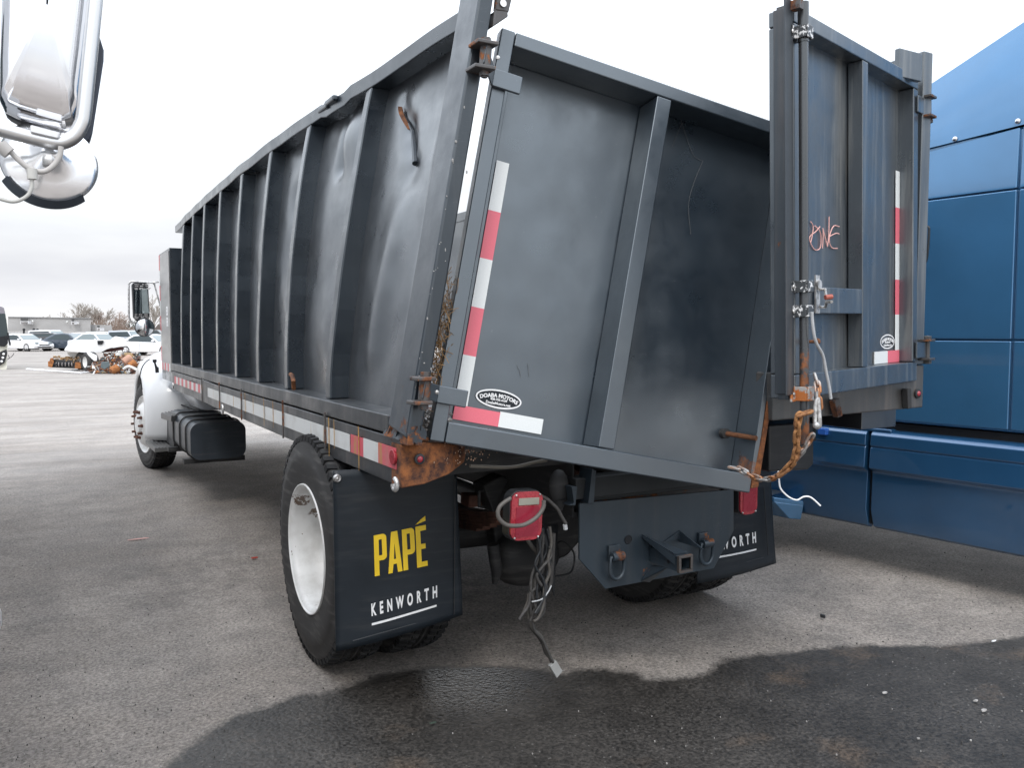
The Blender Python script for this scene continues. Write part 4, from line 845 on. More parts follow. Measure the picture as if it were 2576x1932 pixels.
for k, pts in enumerate([((545, 665), (580, 720), (620, 770), (640, 850), (600, 930), (590, 1010), (560, 1100), (560, 1160)), ((640, 610), (650, 680), (640, 770), (650, 860), (600, 950), (620, 1040), (590, 1120), (570, 1180)), ((620, 690), (615, 800), (580, 900), (575, 1000), (600, 1080), (620, 1140), (600, 1170)),
    ((690, 600), (700, 700), (680, 800), (690, 880), (660, 960), (650, 1080), (620, 1160), (590, 1180)), ((715, 640), (710, 760), (700, 900), (690, 960), (620, 1130)), ((660, 830), (680, 800), (700, 850), (690, 960), (660, 1040), (650, 1130), (610, 1170), (580, 1150), (570, 1080), (580, 1000), (620, 960)),
    ((560, 1010), (555, 1060), (530, 1120), (505, 1170)), ((570, 1000), (560, 1080), (520, 1140), (503, 1168)), ((560, 1160), (570, 1210), (620, 1270), (650, 1320), (665, 1370), (690, 1400), (705, 1440)), ((575, 1170), (585, 1220), (640, 1275), (660, 1330), (680, 1380), (700, 1430)), ((585, 1180), (600, 1240), (650, 1300), (672, 1350), (695, 1400), (712, 1435)), ((690, 720), (700, 780), (650, 840), (610, 900), (640, 960))]):
    cable([(u, v, -1.02 - .012 * (k % 4)) for u, v in c2(pts)], (.0085, .007, .006, .0065)[k % 4], -1.02, 'wire_bundle', M_cable if k % 3 else plastic('loom%d' % k, (.075, .068, .06), .6, .3))
for k in range(7):
    x0 = random.uniform(590, 700); pts = [(x0, 600 + random.uniform(0, 60))] + [(x0 + (640 - x0) * t_ + random.uniform(-32, 32), 640 + 480 * t_) for t_ in (.2, .4, .6, .8)] + [(random.uniform(570, 640), 1130)]
    cable([(u, v, -1.0 - .01 * k) for u, v in c2(pts)], random.uniform(.004, .0075), -1.0, 'wire_bundle', M_black)
cable(c2(((580, 1060), (640, 1045), (680, 1000), (700, 960))), .003, -1.06, 'cable_tie', M_wire)
b = MB(); a = at(1100 + 712 / 2.44, 1080 + 1440 / 2.44, 'y', -1.05); d_ = Vector((.055, 0, -.09)).normalized(); n_ = Vector((d_.z, 0, -d_.x))
b.prism([a - n_ * -.018, a - n_ * .018, a + d_ * .06 - n_ * .018, a + d_ * .065 + n_ * .018], (0, .018, 0)); b.build('wire_connector', simple('grey_connector', (.3, .3, .29), .5), truck, bevel=.002)
cable(c2(((725, 715), (760, 690), (800, 710), (838, 760), (838, 830), (810, 885), (710, 905))), .005, -.5, 'bent_brake_line', M_frame)
# straps / pipes hanging
b = MB(); b.prism([at(u, v, 'y', -.7) for u, v in ((1405, 1320), (1365, 1320), (1380, 1440), (1395, 1500), (1398, 1420))], (0, .01, 0)); b.build('hanging_flap', M_black, truck)

# ------------- chassis
M_xm = bedpaint('crossmember_paint', col=(.03, .03, .03), rust=.12, rough=.55, coat=0, spec=.3)
for x in (-.43, .36):
    b = MB(); b.box(x, x + .07, -.95, 8.0, .78, .8); b.box(x, x + .07, -.95, 8.0, 1.04, 1.06); b.box(x + (0 if x < 0 else .062), x + (.008 if x < 0 else .07), -.95, 8.0, .8, 1.04); b.build('frame_rail', M_frame, truck)
b = MB(); b.box(-.44, .56, -.99, -.9, .862, .95); b.box(-.4, .45, -.96, -.9, .84, .86); b.build('rear_crossmember', M_xm, truck, bevel=.004)
b = MB(); b.prism([at(u, v, 'y', -1.03) for u, v in ((1490, 1180), (1480, 1268), (1494, 1268), (1500, 1185))], (0, .09, 0)); b.prism([at(u, v, 'y', -1.03) for u, v in ((1438, 1225), (1444, 1265), (1430, 1272), (1448, 1272), (1452, 1225))], (0, .05, 0)); b.build('crossmember_bracket', M_hitch, truck, bevel=.003)
b = MB(); q = at(1405, 1225, 'y', -.95); b.ball(q, .06, 0, 14, (.75, .6, 1.25)); b.tube([q + Vector((0, 0, -.05)), q + Vector((.006, 0, -.1))], [.035, .012], 10); b.build('spring_eye', M_frame, truck, smooth=50)
b = MB(); b.prism([at(u, v, 'y', -.98) for u, v in ((1492, 1185), (1448, 1240), (1455, 1242), (1474, 1238), (1500, 1195))], (0, .02, 0)); b.build('hinge_ear', M_rustpaint, truck, bevel=.003)
b = MB(); b.lathe([(-.95, .075), (-.3, .09), (-.2, .16), (-.12, .21), (0, .225), (.12, .21), (.2, .16), (.3, .09), (.95, .075)], (-.02, AY, .52), (1, 0, 0), 28); b.lathe([(.0, .2), (-.12, .19), (-.2, .14), (-.22, 0)], (-.02, AY - .02, .52), (0, 1, 0), 24); b.build('rear_axle', M_frame, truck, smooth=50)
b = MB(); b.cyl((-.02, AY + .2, .54), (-.02, 5.5, .66), .05, 16); b.build('drive_shaft', M_frame, truck, smooth=50)
for x in (-.56, .5):
    b = MB(); 
    for k in range(7):
        L_ = .75 - .07 * k; pts = [Vector((x, AY - L_ + 2 * L_ * i / 10, .79 - .13 * (1 - ((i - 5) / 5) ** 2 * (L_ / .75) ** 2) - .014 * k + .0)) for i in range(11)]; b.add(*strip([tuple(p_) for p_ in pts], 0, .075, 0, .012))
    b.build('leaf_spring', M_rustbrown, truck)
def at_poly(pts, y, dy, name, m, bv=.01):
    b = MB(); b.prism([at(u, v, 'y', y) for u, v in pts], (0, dy, 0)); return b.build(name, m, truck, bevel=bv)
at_poly(c6(((200, 570), (330, 500), (480, 420), (560, 480), (480, 640), (420, 760), (390, 950), (340, 940), (290, 800), (240, 690))), -.5, .12, 'spring_hanger', M_frame)
at_poly(c6(((0, 700), (240, 700), (240, 850), (0, 880))), -.4, .1, 'spring_stub', M_rustbrown)
b = MB(); b.tube([at(u, v, 'y', -.5) for u, v in c6(((190, 640), (140, 640), (140, 860), (200, 860)))], .008, 8); b.build('u_bolt', M_frame, truck)
at_poly(c6(((520, 420), (1080, 340), (1100, 720), (1250, 1080), (1200, 1500), (950, 1560), (400, 1560), (330, 1100), (330, 900))), -.18, .1, 'axle_housing_shroud', M_frame, .03)
b = MB(); q = at(1320, 1400, 'y', -.2); b.ball(q, .2, 0, 20, (1, .6, .75)); b.build('air_tank', M_frame, truck, smooth=60)
b = MB(); b.tube([at(1240, 1370, 'y', -.4), at(1250, 1440, 'y', -.4), at(1244, 1470, 'y', -.4)], [.03, .028, .012], 10); b.build('shock_absorber', M_frame, truck, smooth=50)
b = MB(); b.box(-1.1, 1.1, -.9, -.84, 1.0, 1.16); b.box(-1.15, -.86, -.86, .4, 1.06, 1.1); b.build('underbody_member', M_frame, truck)
# plastic fender behind the chain
b = MB(); q = [at(u, v, 'y', -1.12) for u, v in ((1935, 1070), (2048, 1062), (2048, 1168), (2034, 1182), (1935, 1188))]; b.prism(q, (0, .3, 0)); b.build('side_box', M_black, truck, bevel=.01)
at_poly(((1470, 1195), (1900, 1238), (1900, 1262), (1470, 1262)), -.93, .02, 'lower_angle', M_rustpaint, .002)
# straw and gravel caught in the corner
b = MB(); random.seed(4)
for i in range(260):
    z_ = random.triangular(1.25, 1.78, 1.5); x = px_(z_) + .07 + random.uniform(-.0, .06); y = random.uniform(-1.12, -1.02); c = Vector((x, y, z_)); dd = Vector((random.gauss(0, .6), random.gauss(0, .2), random.gauss(0, 1))).normalized() * random.uniform(.015, .045)
    b.tube([c - dd, c + Vector((random.gauss(0, .006), random.gauss(0, .006), 0)), c + dd], .0013, 3)
sw = b.build('straw', M_straw); tag(sw, 'brown straw stuck in the gap beside the hinge post of the truck bed', 'straw', kind='stuff')
b = MB()
for i in range(160):
    z_ = random.uniform(1.19, 1.27); x = -1.15 + random.uniform(0, .1); b.ball((x, random.uniform(-1.09, -1.0), z_), random.uniform(.004, .01), 0, 5)
gv = b.build('gravel', M_stone); tag(gv, 'small pale gravel spilled in the torn corner of the truck bed', 'gravel', kind='stuff')

# ------------- front box on the bed
BX = -1.235
b = MB(); b.box(BX, 1.25, 4.98, 5.78, 1.06, 2.385); fb = b.build('tool_box', M_bed, truck, bevel=.004)
t = NT('panel_sky_reflection'); st = t.noise(t.map(t.pos, (1, 1, 5)), 1.4, 4); t.set(Base_Color=t.mix(t.rng(st, .35, .65), (.26, .255, .25), (.4, .39, .38)), Roughness=.35); M_panel = t.mat  # grey lightened to carry the sky and ground reflected in this side
b = MB(); b.box(-1.242, -1.237, 5.01, 5.7, 1.16, 2.36); b.build('side_panel', M_panel, fb)
b = MB()
for k in range(6): b.box(-1.246, -1.243, 5.04 + k * .105, 5.04 + (k + 1) * .105, 1.165, 1.24, k % 2)
for k in range(7): b.box(-1.242, -1.2365, 5.71, 5.77, 1.25 + k * .16, 1.25 + (k + 1) * .16, (k + 1) % 2)
b.build('reflective_tape', [M_dtw, M_dtr], fb)
b = MB(); zl = at(418, 795, 'x', -1.31).z
for txt, dz in (('EB', .055), ('ER', -.055)):
    v_, f_ = text_mb(txt, .12, 1.0, .005); b.add([Vector((-1.2435 + p_.y * .2, 5.2 - p_.x, zl + dz + p_.z)) for p_ in v_], f_)
b.build('white_lettering', M_letter, fb)
# ------------- fuel tank and steps
M_tank = plastic('tank_paint', (.03, .038, .048), .35, .3)
b = MB(); b.prism([(x, 3.82, z_) for x, z_ in rrect(-1.015, .60, .47, .33, .085, 7)], (0, 1.45, 0)); tk = b.build('fuel_tank', M_tank, truck, bevel=.03, seg=4)
for y in (4.05, 4.42, 4.85):
    b = MB(); pts = [Vector((x, y, z_)) for x, z_ in rrect(-1.015, .60, .485, .345, .09, 7)]; b.tube(pts, .007, 6, closed=True); b.build('tank_strap', M_frame, tk, smooth=50)
b = MB(); b.box(-1.28, -.75, 4.02, 4.1, .38, .425); b.box(-1.3, -.75, 4.9, 4.98, .38, .425); b.build('tank_bracket', M_frame, tk, bevel=.003)
def step(name, corners, zt, th):
    b = MB(); c = [Vector(p_) for p_ in corners]
    b.prism([Vector((p_.x, p_.y, zt - .006)) for p_ in c], (0, 0, -th))
    for k in range(6):
        t0, t1 = (k + .12) / 6, (k + .62) / 6; q = [c[0].lerp(c[1], t0), c[0].lerp(c[1], t1), c[3].lerp(c[2], t1), c[3].lerp(c[2], t0)]; b.prism([Vector((p_.x, p_.y, zt - .005)) for p_ in q], (0, 0, .007))
    return b.build(name, M_alu2, truck, bevel=.003)
M_alu2 = simple('step_aluminium', (.15, .148, .145), .45, metal=.1)
step('cab_step', [(-1.374, 6.25, 0), (-1.13, 6.35, 0), (-1.165, 5.52, 0), (-1.36, 5.5, 0)], .352, .04)
step('cab_step', [(-1.335, 5.12, 0), (-1.109, 5.5, 0), (-1.088, 4.96, 0), (-1.29, 4.72, 0)], .752, .05)
b = MB(); b.box(-1.2, -1.0, 5.3, 6.0, .36, .66); b.build('battery_box', M_black, truck, bevel=.01)
# ------------- cab, hood, fender, mirror
b = MB(); pts = [(x, y) for x, y in rrect(0, 5.65, 2.1, 1.75, .22, 6)]
n = len(pts); zs_ = [(.78, .93), (.9, 1.0), (1.3, 1.0), (1.75, .99), (2.3, .93), (2.42, .86)]
vs = []; 
for z_, s_ in zs_: vs += [Vector((x * s_, 5.65 + (y - 5.65) * (s_ if z_ < 2.0 else s_ * .98), z_)) for x, y in pts]
fs = [(k * n + i, k * n + (i + 1) % n, (k + 1) * n + (i + 1) % n, (k + 1) * n + i) for k in range(len(zs_) - 1) for i in range(n)] + [tuple(range(n)), tuple((len(zs_) - 1) * n + i for i in range(n))]
b.add(vs, fs); cab = b.build('cab', M_cab, truck, smooth=35); cab['label'] = 'white truck cab mostly hidden in front of the bed'
for s_ in (-1, 1):
    b = MB(); b.prism([(s_ * 1.052, y, z_) for y, z_ in ((5.25, 1.55), (6.2, 1.55), (6.05, 2.2), (5.3, 2.25))], (-s_ * .025, 0, 0)); b.build('side_window', M_glass, cab)
b = MB(); b.prism([(x, 6.5 if z_ < 2 else 6.38, z_) for x, z_ in ((-.85, 1.6), (.85, 1.6), (.78, 2.25), (-.78, 2.25))], (0, .03, 0)); b.build('windscreen', M_glass, cab)
b = MB(); b.tube(smoothpath([at(u, v, 'x', -1.055) for u, v in ((410, 960), (418, 978), (432, 998), (450, 1015), (485, 1030), (500, 1034))], 4), .007, 5); b.build('door_seam', M_darkgap, cab)
# hood loft
b = MB(); secs_ = [(6.45, .98, 1.5, .9), (7.0, .92, 1.42, .8), (7.7, .78, 1.34, .7), (8.15, .7, 1.25, .65), (8.3, .62, 1.1, .68)]
vs = []; m_ = 20
for y, hw, zt, zb in secs_: vs += [Vector((x * 1.0, y, z_)) for x, z_ in rrect(0, (zt + zb) / 2, hw * 2, zt - zb, .16, 4)]
n = 20
fs = [(k * n + i, k * n + (i + 1) % n, (k + 1) * n + (i + 1) % n, (k + 1) * n + i) for k in range(len(secs_) - 1) for i in range(n)] + [tuple((len(secs_) - 1) * n + i for i in range(n))]
b.add(vs, fs); hd = b.build('hood', M_cab, truck, smooth=50)
# fender: section swept over the wheel, tail running down behind it
prof = [(-1.385, .565), (-1.405, .585), (-1.408, .64), (-1.385, .70), (-1.32, .76), (-1.22, .815), (-1.12, .85), (-1.0, .875), (-.8, .885)]
b = MB(); nseg = 40
def fend(k, i):
    a = rad(-8 + (188 + 8) * k / nseg); x, r = prof[i]; yy_ = 6.52 - math.cos(a) * r * -1; cz = .5
    y = 6.52 + math.cos(a) * r; z_ = cz + math.sin(a) * r
    if a > rad(150): f_ = (a - rad(150)) / rad(38); y += f_ * (r - .6) * .55 + f_ * .0; z_ -= f_ * .0
    return Vector((x, y, z_))
b.grid(lambda u, v: fend(round(u * nseg), round(v * (len(prof) - 1))), nseg, len(prof) - 1); fd_ = b.build('fender', M_cab, truck, smooth=60)
md = fd_.modifiers.new('solid', 'SOLIDIFY'); md.thickness = .012; md.offset = -1
b = MB()       # flared tail of the fender and side of the hood down to the step
P4 = lambda u, v, y: at(u, v, 'y', y)
g0 = [P4(353, 940, 6.3), P4(367, 1034, 5.98), P4(376, 1080, 5.93)]; g1 = [P4(403, 905, 6.15), P4(412, 1000, 5.88), P4(416, 1081, 5.87)]; g2 = [P4(440, 930, 5.9), P4(462, 1030, 5.7), P4(418, 1082, 5.87)]
vs = g0 + g1 + g2; b.add(vs, [(0, 1, 4, 3), (1, 2, 5, 4), (3, 4, 7, 6), (4, 5, 8, 7)]); ft = b.build('fender_tail', M_cab, fd_, smooth=80)
md = ft.modifiers.new('sub', 'SUBSURF'); md.levels = 2; md.render_levels = 2; md = ft.modifiers.new('solid', 'SOLIDIFY'); md.thickness = .012
cl = lambda pts, y: [at(300 + x / 5.186, 680 + yv / 5.186, 'y', y) for x, yv in pts]
b = MB(); b.tube(smoothpath(cl(((400, 1160), (350, 1195), (305, 1255), (280, 1330), (270, 1385), (285, 1440), (300, 1560)), 5.92), 5), .006, 5); b.build('fender_seam', M_darkgap, fd_)
b = MB(); b.prism(cl(((435, 1165), (488, 1160), (492, 1195), (478, 1205), (495, 1255), (515, 1265), (520, 1335), (475, 1340), (468, 1270), (455, 1210), (438, 1200)), 5.85), (0, .03, 0)); b.build('hood_latch', M_black, fd_, bevel=.004)
# door mirror
def mir(pts, y): return [at(300 + x / 5.186, 680 + yv / 5.186, 'y', y) for x, yv in pts]
YM = 6.3
b = MB(); b.prism(mir(((165, 190), (185, 160), (350, 160), (378, 190), (400, 600), (380, 650), (230, 665), (185, 610)), YM), (0, .09, 0)); mo_ = b.build('door_mirror', M_black, truck, bevel=.006)
b = MB(); b.prism(mir(((185, 235), (365, 235), (385, 560), (200, 560)), YM - .003), (0, -.002, 0)); b.build('mirror_glass', M_mirror, mo_)
for rows, v0 in (((178, 200, 225, 240), 0), ((570, 588, 606, 622), 1)):
    b = MB(); random.seed(v0 + 2)
    for yv in rows:
        x = 200
        while x < 370: w_ = random.uniform(25, 60); b.prism(mir(((x, yv), (x + w_, yv + 2), (x + w_, yv + 11), (x, yv + 9)), YM - .004), (0, -.003, 0)); x += w_ + random.uniform(12, 40)
    b.build('mirror_vent', M_galv, mo_)
b = MB(); c = mir(((332, 746),), YM - .02)[0]; b.lathe([(-.02, 0), (-.018, .035), (-.012, .07), (.0, .096)], c, (0, 1, 0), 28); b.build('convex_mirror', M_convex, mo_, smooth=60)
b = MB(); b.lathe([(.0, .094), (-.008, .1), (.0, .105), (.05, .09), (.06, 0)], c, (0, 1, 0), 28); b.build('convex_rim', M_black, mo_, smooth=60)
b = MB(); b.tube(smoothpath(mir(((515, 150), (430, 158), (330, 155), (230, 150), (160, 146), (130, 170), (125, 220), (125, 560), (135, 630), (165, 675), (225, 685)), YM + .02), 3), .01, 8); b.tube(mir(((455, 160), (540, 480)), YM + .02), .009, 8); b.ball(mir(((455, 165),), YM)[0], .018); b.build('mirror_arm', M_galv, mo_, smooth=50)

# ================================================================== BLUE SEMI TRUCK
semi = empty('semi_truck', (2.2, .4, 0), rad(7.5), 'glossy blue semi truck with a tall sleeper, parked right of the dump truck', 'truck')
b = MB()
def slab(b, y0, y1, z0, z1, x=.0, th=.05, m=0): b.box(x, x + th, y0, y1, z0, z1, m)
# sleeper shell behind the panels
body = [(-2.9, .98), (1.0, .98), (1.35, 1.2), (1.35, 1.9), (.9, 2.45), (-.3, 2.72), (-2.9, 2.72)]
b.prism([(.075, y, z) for y, z in body], (2.15, 0, 0)); sl_ = b.build('sleeper', M_blue, semi, bevel=.03)
b = MB()
for (y0, y1) in ((-1.525, 1.0), (-2.9, -1.54)):
    for (z0, z1) in ((1.0, 1.508), (1.518, 2.36)): slab(b, y0, y1, z0, z1, .045, .032)
b.build('side_panel', M_blue, sl_, bevel=.007, seg=3)
b = MB(); zt = lambda y: 2.695 - .075 * (y + 1.3) if y < -.9 else 2.665 - .35 * max(0, y + .5)
for (y0, y1) in ((-1.525, -.3), (-2.9, -1.54)):
    b.prism([(.045, y0, 2.37), (.045, y1, 2.37), (.06, y1, zt(y1) - .006), (.06, y0, zt(y0) - .006)], (.03, 0, 0))
b.build('upper_panel', M_blue, sl_, bevel=.007, seg=3)
# roof fairing: leans inwards, rises towards the back
b = MB(); nu = 24
def roofpt(a, c):
    y = 1.0 - 3.9 * a; zb = (2.45 if y > .3 else zt(y) + .004) if y < .3 else 2.35; ztp = min(3.85, 3.09 - .43 * (y + 1.0)) if y < .4 else 2.5 - .1 * (y - .4)
    zb = min(zb, ztp - .02); k = c; return Vector((.055 + .07 * k ** 1.4, y, zb + (ztp - zb) * k))
b.grid(roofpt, 40, 10); rf = b.build('roof_fairing', M_blue, sl_, smooth=50)
b = MB(); b.grid(lambda a, c: roofpt(a, 1).lerp(Vector((2.15, roofpt(a, 1).y, roofpt(a, 1).z)), c), 40, 2); b.grid(lambda a, c: Vector((2.27 - (roofpt(a, c).x - .0), roofpt(a, c).y, roofpt(a, c).z)), 40, 6); b.build('roof_top', M_blue, rf, smooth=50)
b = MB(); b.prism([(.1, -2.9, 2.6), (2.2, -2.9, 2.6), (2.15, -2.9, 3.85), (.13, -2.9, 3.85)], (0, .02, 0)); b.build('roof_back', M_blue, rf)
def Lb(u, v, off=0):
    n_ = Vector((math.cos(rad(7.5)), math.sin(rad(7.5)), 0)); p0 = Vector((2.2, .4, 0)) + n_ * off; r_ = ray(u, v); q = CAM + r_ * ((p0 - CAM).dot(n_) / r_.dot(n_)) - Vector((2.2, .4, 0))
    dd = Vector((-math.sin(rad(7.5)), math.cos(rad(7.5)), 0)); return Vector((off, q.dot(dd), q.z))
for u, v in ((2402, 349), (2560, 304)):
    b = MB(); q = Lb(u, v, .05); b.lathe([(0, .015), (-.005, .013), (-.007, .007)], q, (1, 0, 0), 16); b.ball(q + Vector((-.006, 0, 0)), .007, 0, 8); b.build('bolt', M_chrome, sl_, smooth=50)
b = MB(); b.tube(smoothpath([Lb(2318, 567, -.01), Lb(2335, 570, -.03), Lb(2337, 585, -.03), Lb(2333, 640, -.03), Lb(2328, 660, -.02), Lb(2322, 664, .02)], 4), .007, 8); b.build('grab_handle', M_black, sl_, smooth=50)
# side fairings (skirts): upper step, groove, recessed lower panel
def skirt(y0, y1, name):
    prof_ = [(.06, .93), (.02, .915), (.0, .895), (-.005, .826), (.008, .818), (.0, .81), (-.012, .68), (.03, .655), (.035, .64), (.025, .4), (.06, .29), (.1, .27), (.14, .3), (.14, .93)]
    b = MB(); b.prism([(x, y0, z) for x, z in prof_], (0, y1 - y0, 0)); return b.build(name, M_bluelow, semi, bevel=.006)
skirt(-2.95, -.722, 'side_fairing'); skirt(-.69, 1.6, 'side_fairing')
b = MB(); b.box(.07, .5, -2.95, 1.6, .3, .9); b.box(.09, .6, -2.95, 1.0, .9, .975); b.build('fairing_shade_fill', M_darkgap, semi)  # near-black fill painted for the shade in the seam and above the ledge
b = MB(); b.box(.02, .09, -.85, -.2, .915, .94); b.build('fairing_cap', M_bluelow, semi, bevel=.01)
q = Lb(2068, 1087, -.02); b = MB(); b.box(-.03, .03, q.y - .035, q.y + .03, q.z - .02, q.z + .025); b.build('blue_cap', simple('bright_blue_plastic', (.03, .13, .5), .4), semi, bevel=.008)
b = MB(); b.prism([(.04, -.22, .34), (.04, .5, .38), (-.14, .5, .40), (-.14, -.1, .37)], (0, 0, .035)); b.prism([(.04, -.22, .345), (-.14, -.1, .375), (-.04, -.16, .25), (.04, -.2, .24)], (0, .5, 0)); st_ = b.build('cab_step', M_blue, semi, bevel=.006)
b = MB()
for k in range(7): b.box(-.13 + k * .02, -.12 + k * .02, -.08, .48, .418, .428)
b.build('step_tread', M_alu, st_)
b = MB()
for y in (-3.6, 1.9): b.cyl((.35, y, .5), (.62, y, .5), .5, 40)
b.build('wheel', M_rubber, semi, smooth=40)
# cab, windscreen and bonnet ahead (mostly hidden)
b = MB(); b.prism([(.15, y, z) for y, z in ((1.3, .9), (3.6, .8), (3.7, 1.15), (1.9, 1.6), (1.36, 2.2), (1.3, 2.2))], (2.0, 0, 0)); b.build('bonnet', M_blue, semi, bevel=.05)
b = MB(); b.prism([(.25, y, z) for y, z in ((1.37, 1.62), (1.88, 1.62), (1.38, 2.2))], (1.8, 0, .0)); b.build('windscreen', M_glass, semi)

# ================================================================== WHITE TRUCK AT THE LEFT EDGE WITH THE CHROME MIRROR
pk = empty('parked_truck', (-4.0, 1.0, 0), 0, 'white truck at the left edge, only its chrome side mirror and a lower corner showing', 'truck')
def W(p_): return Vector(p_) - Vector((-4.0, 1.0, 0))
class MW(MB):       # collects world points and stores them relative to the parked truck
    def build(s, *a, **k): s.v = [W(v) for v in s.v]; return MB.build(s, *a, **k)
YC = -1.85
M_satin = NT('satin_steel').set(Base_Color=(.86, .86, .87), Metallic=.9, Roughness=.2).mat
Q = lambda x, y: (x / 2.962, y / 2.962)          # 500px zoom to photo pixels
def mp_(pts, y=YC): return [at(*Q(*p_), 'y', y) for p_ in pts]
# housing: dark shell behind, chrome bulging cover in front
b = MW(); n = 40
cover = [(15, -700), (10, -300), (15, 0), (0, 500), (0, 760), (40, 840), (130, 885), (330, 945), (480, 985), (545, 975), (590, 880), (640, 500), (700, 0), (760, -500), (770, -700), (700, -800), (60, -800)]
# rows from a smooth outline inwards, bulging towards the camera
ol = []
for i, p_ in enumerate(cover):
    q_ = cover[(i + 1) % len(cover)]
    for k in range(6): ol.append(Vector((p_[0] + (q_[0] - p_[0]) * k / 6, p_[1] + (q_[1] - p_[1]) * k / 6)))
cc = Vector((350, 100)); rows = []
for s_, d_ in ((1.0, .0), (1.0, .02), (.985, .035), (.95, .046), (.88, .055), (.7, .064), (.4, .069), (.02, .07)):
    r_ = []
    for p_ in ol:
        e_ = cc + (p_ - cc) * s_; q = at(*Q(e_.x, e_.y), 'y', YC); r_.append(Vector((q.x, YC - d_, q.z)))
    rows.append(r_)
m_ = len(ol); vs = [v for r_ in rows for v in r_]
fs = [(k * m_ + i, k * m_ + (i + 1) % m_, (k + 1) * m_ + (i + 1) % m_, (k + 1) * m_ + i) for k in range(len(rows) - 1) for i in range(m_)]
b.add(vs, fs); mc = b.build('side_mirror', M_chrome, pk, smooth=70); mc['label'] = 'chrome backed side mirror'
b = MW(); b.prism(mp_([(30, -700), (20, 700), (40, 850), (130, 900), (330, 962), (560, 1005), (640, 960), (700, 500), (800, -700)], YC + .005), (0, .05, 0)); b.build('mirror_rim', M_black, mc, bevel=.01)
b = MW(); b.prism(mp_([(600, 985), (560, 1010), (560, 100), (735, 240), (775, 370), (773, 450), (690, 990), (670, 1035), (630, 1055), (590, 1045)], YC + .06), (0, .09, 0)); b.build('mirror_shell', plastic('slate_plastic', (.05, .06, .085), .4, .1), mc, bevel=.018, seg=3)
ap = mp_([(-200, 925), (0, 962), (200, 1015), (400, 1060), (480, 1055), (555, 1010), (605, 930), (625, 850), (650, 600), (690, 200), (715, -50), (760, -500), (790, -760), (760, -860), (640, -900), (0, -1000), (-200, -1030)], YC - .085)
ap = [Vector((-2.86, YC - .085, ap[0].z + .03))] + ap + [Vector((-2.86, YC - .085, ap[-1].z + .03))]
b = MW(); b.tube(smoothpath(ap, 6), .0145, 14); b.build('mirror_arm', M_alu, mc, smooth=60)
b = MW(); b.prism(mp_([(226, 925), (450, 985), (436, 1028), (226, 978)], YC - .105), (0, .05, 0)); b.build('arm_clamp', M_white, mc, bevel=.003)
b = MW(); b.prism(mp_([(440, 990), (520, 975), (535, 1020), (470, 1030)], YC - .06), (0, .05, 0)); b.prism(mp_([(240, 1055), (420, 1085), (410, 1130), (460, 1210), (330, 1250), (290, 1190)], YC - .03), (0, .03, 0)); b.build('arm_bracket', M_galv, mc, bevel=.004)
# round convex mirror seen from its polished back
c0 = at(*Q(372, 1200), 'y', YC); rx = .985 * abs(at(*Q(750, 1250), 'y', YC).x - at(*Q(0, 1250), 'y', YC).x) / 2
ax = ((CAM - c0).normalized() + Vector((.1, 0, .42))).normalized()
b = MW(); rz_ = .118
b.lathe([(-.006, rx), (-.003, rx * 1.01), (.0, rx * .99), (.008, rx * .9), (.018, rx * .62), (.026, rx * .4), (.045, rx * .24), (.052, rx * .12), (.054, 0)], c0, ax, 56); cm = b.build('round_mirror', M_satin, mc, smooth=60)
u_ = (Vector((1, 0, 0)) - ax * ax.x).normalized(); v2 = ax.cross(u_).normalized()
b = MW(); arc = [c0 + ax * .003 + (u_ * math.cos(a) * rx * 1.0 + v2 * math.sin(a) * rx * 1.0) for a in [rad(d_) for d_ in range(0, 360, 5)]]
def arcstrip(d0, d1):
    b = MW(); vs = []; fs = []; k = 0
    for d_ in range(d0, d1 + 1, 5):
        a = rad(d_)
        for (rr_, h_) in ((.99, .008), (1.0, -.006), (1.09, -.016), (1.1, -.01)): vs.append(c0 + ax * h_ + (u_ * math.cos(a) - (ax.cross(u_)) * (-1 if ax.cross(u_).z < 0 else 1) * math.sin(a)) * rx * rr_)
        k += 1
    for i in range(k - 1):
        for j in range(4): fs.append((i * 4 + j, i * 4 + (j + 1) % 4, (i + 1) * 4 + (j + 1) % 4, (i + 1) * 4 + j))
    b.add(vs, fs); return b
arcstrip(50, 150).build('rubber_trim', plastic('slate_rubber', (.045, .055, .07), .5, .1), cm, smooth=30)
b = MW(); b.prism(mp_([(320, 1150), (400, 1165), (395, 1240), (312, 1220)], YC - .11), (0, .03, 0)); q = mp_([(365, 1195)], YC - .112)[0]; b.ball(q, .012, 0, 10); b.build('mount_nut', M_galv, cm, bevel=.003)
b = MW(); b.tube(smoothpath(mp_([(455, 1090), (445, 1160), (400, 1230), (330, 1275), (240, 1265), (150, 1200), (80, 1130), (0, 1070), (-150, 1000), (-420, 980)], YC - .125), 6), .0052, 10); b.tube(mp_([(0, 1080), (70, 1140)], YC - .125), .013, 12); b.build('grey_cable', simple('cable_grey', (.42, .4, .38), .6), cm, smooth=60)
b = MW(); b.tube(smoothpath(mp_([(240, 1285), (238, 1340), (235, 1400), (200, 1460), (110, 1500), (0, 1480), (-150, 1420), (-420, 1300)], YC - .13), 6), .0036, 8); b.lathe([(-.01, .009), (.01, .009)], mp_([(240, 1295)], YC - .13)[0], (0, 0, 1), 12); b.build('thin_cable', simple('cable_grey2', (.5, .49, .46), .6), cm, smooth=60)
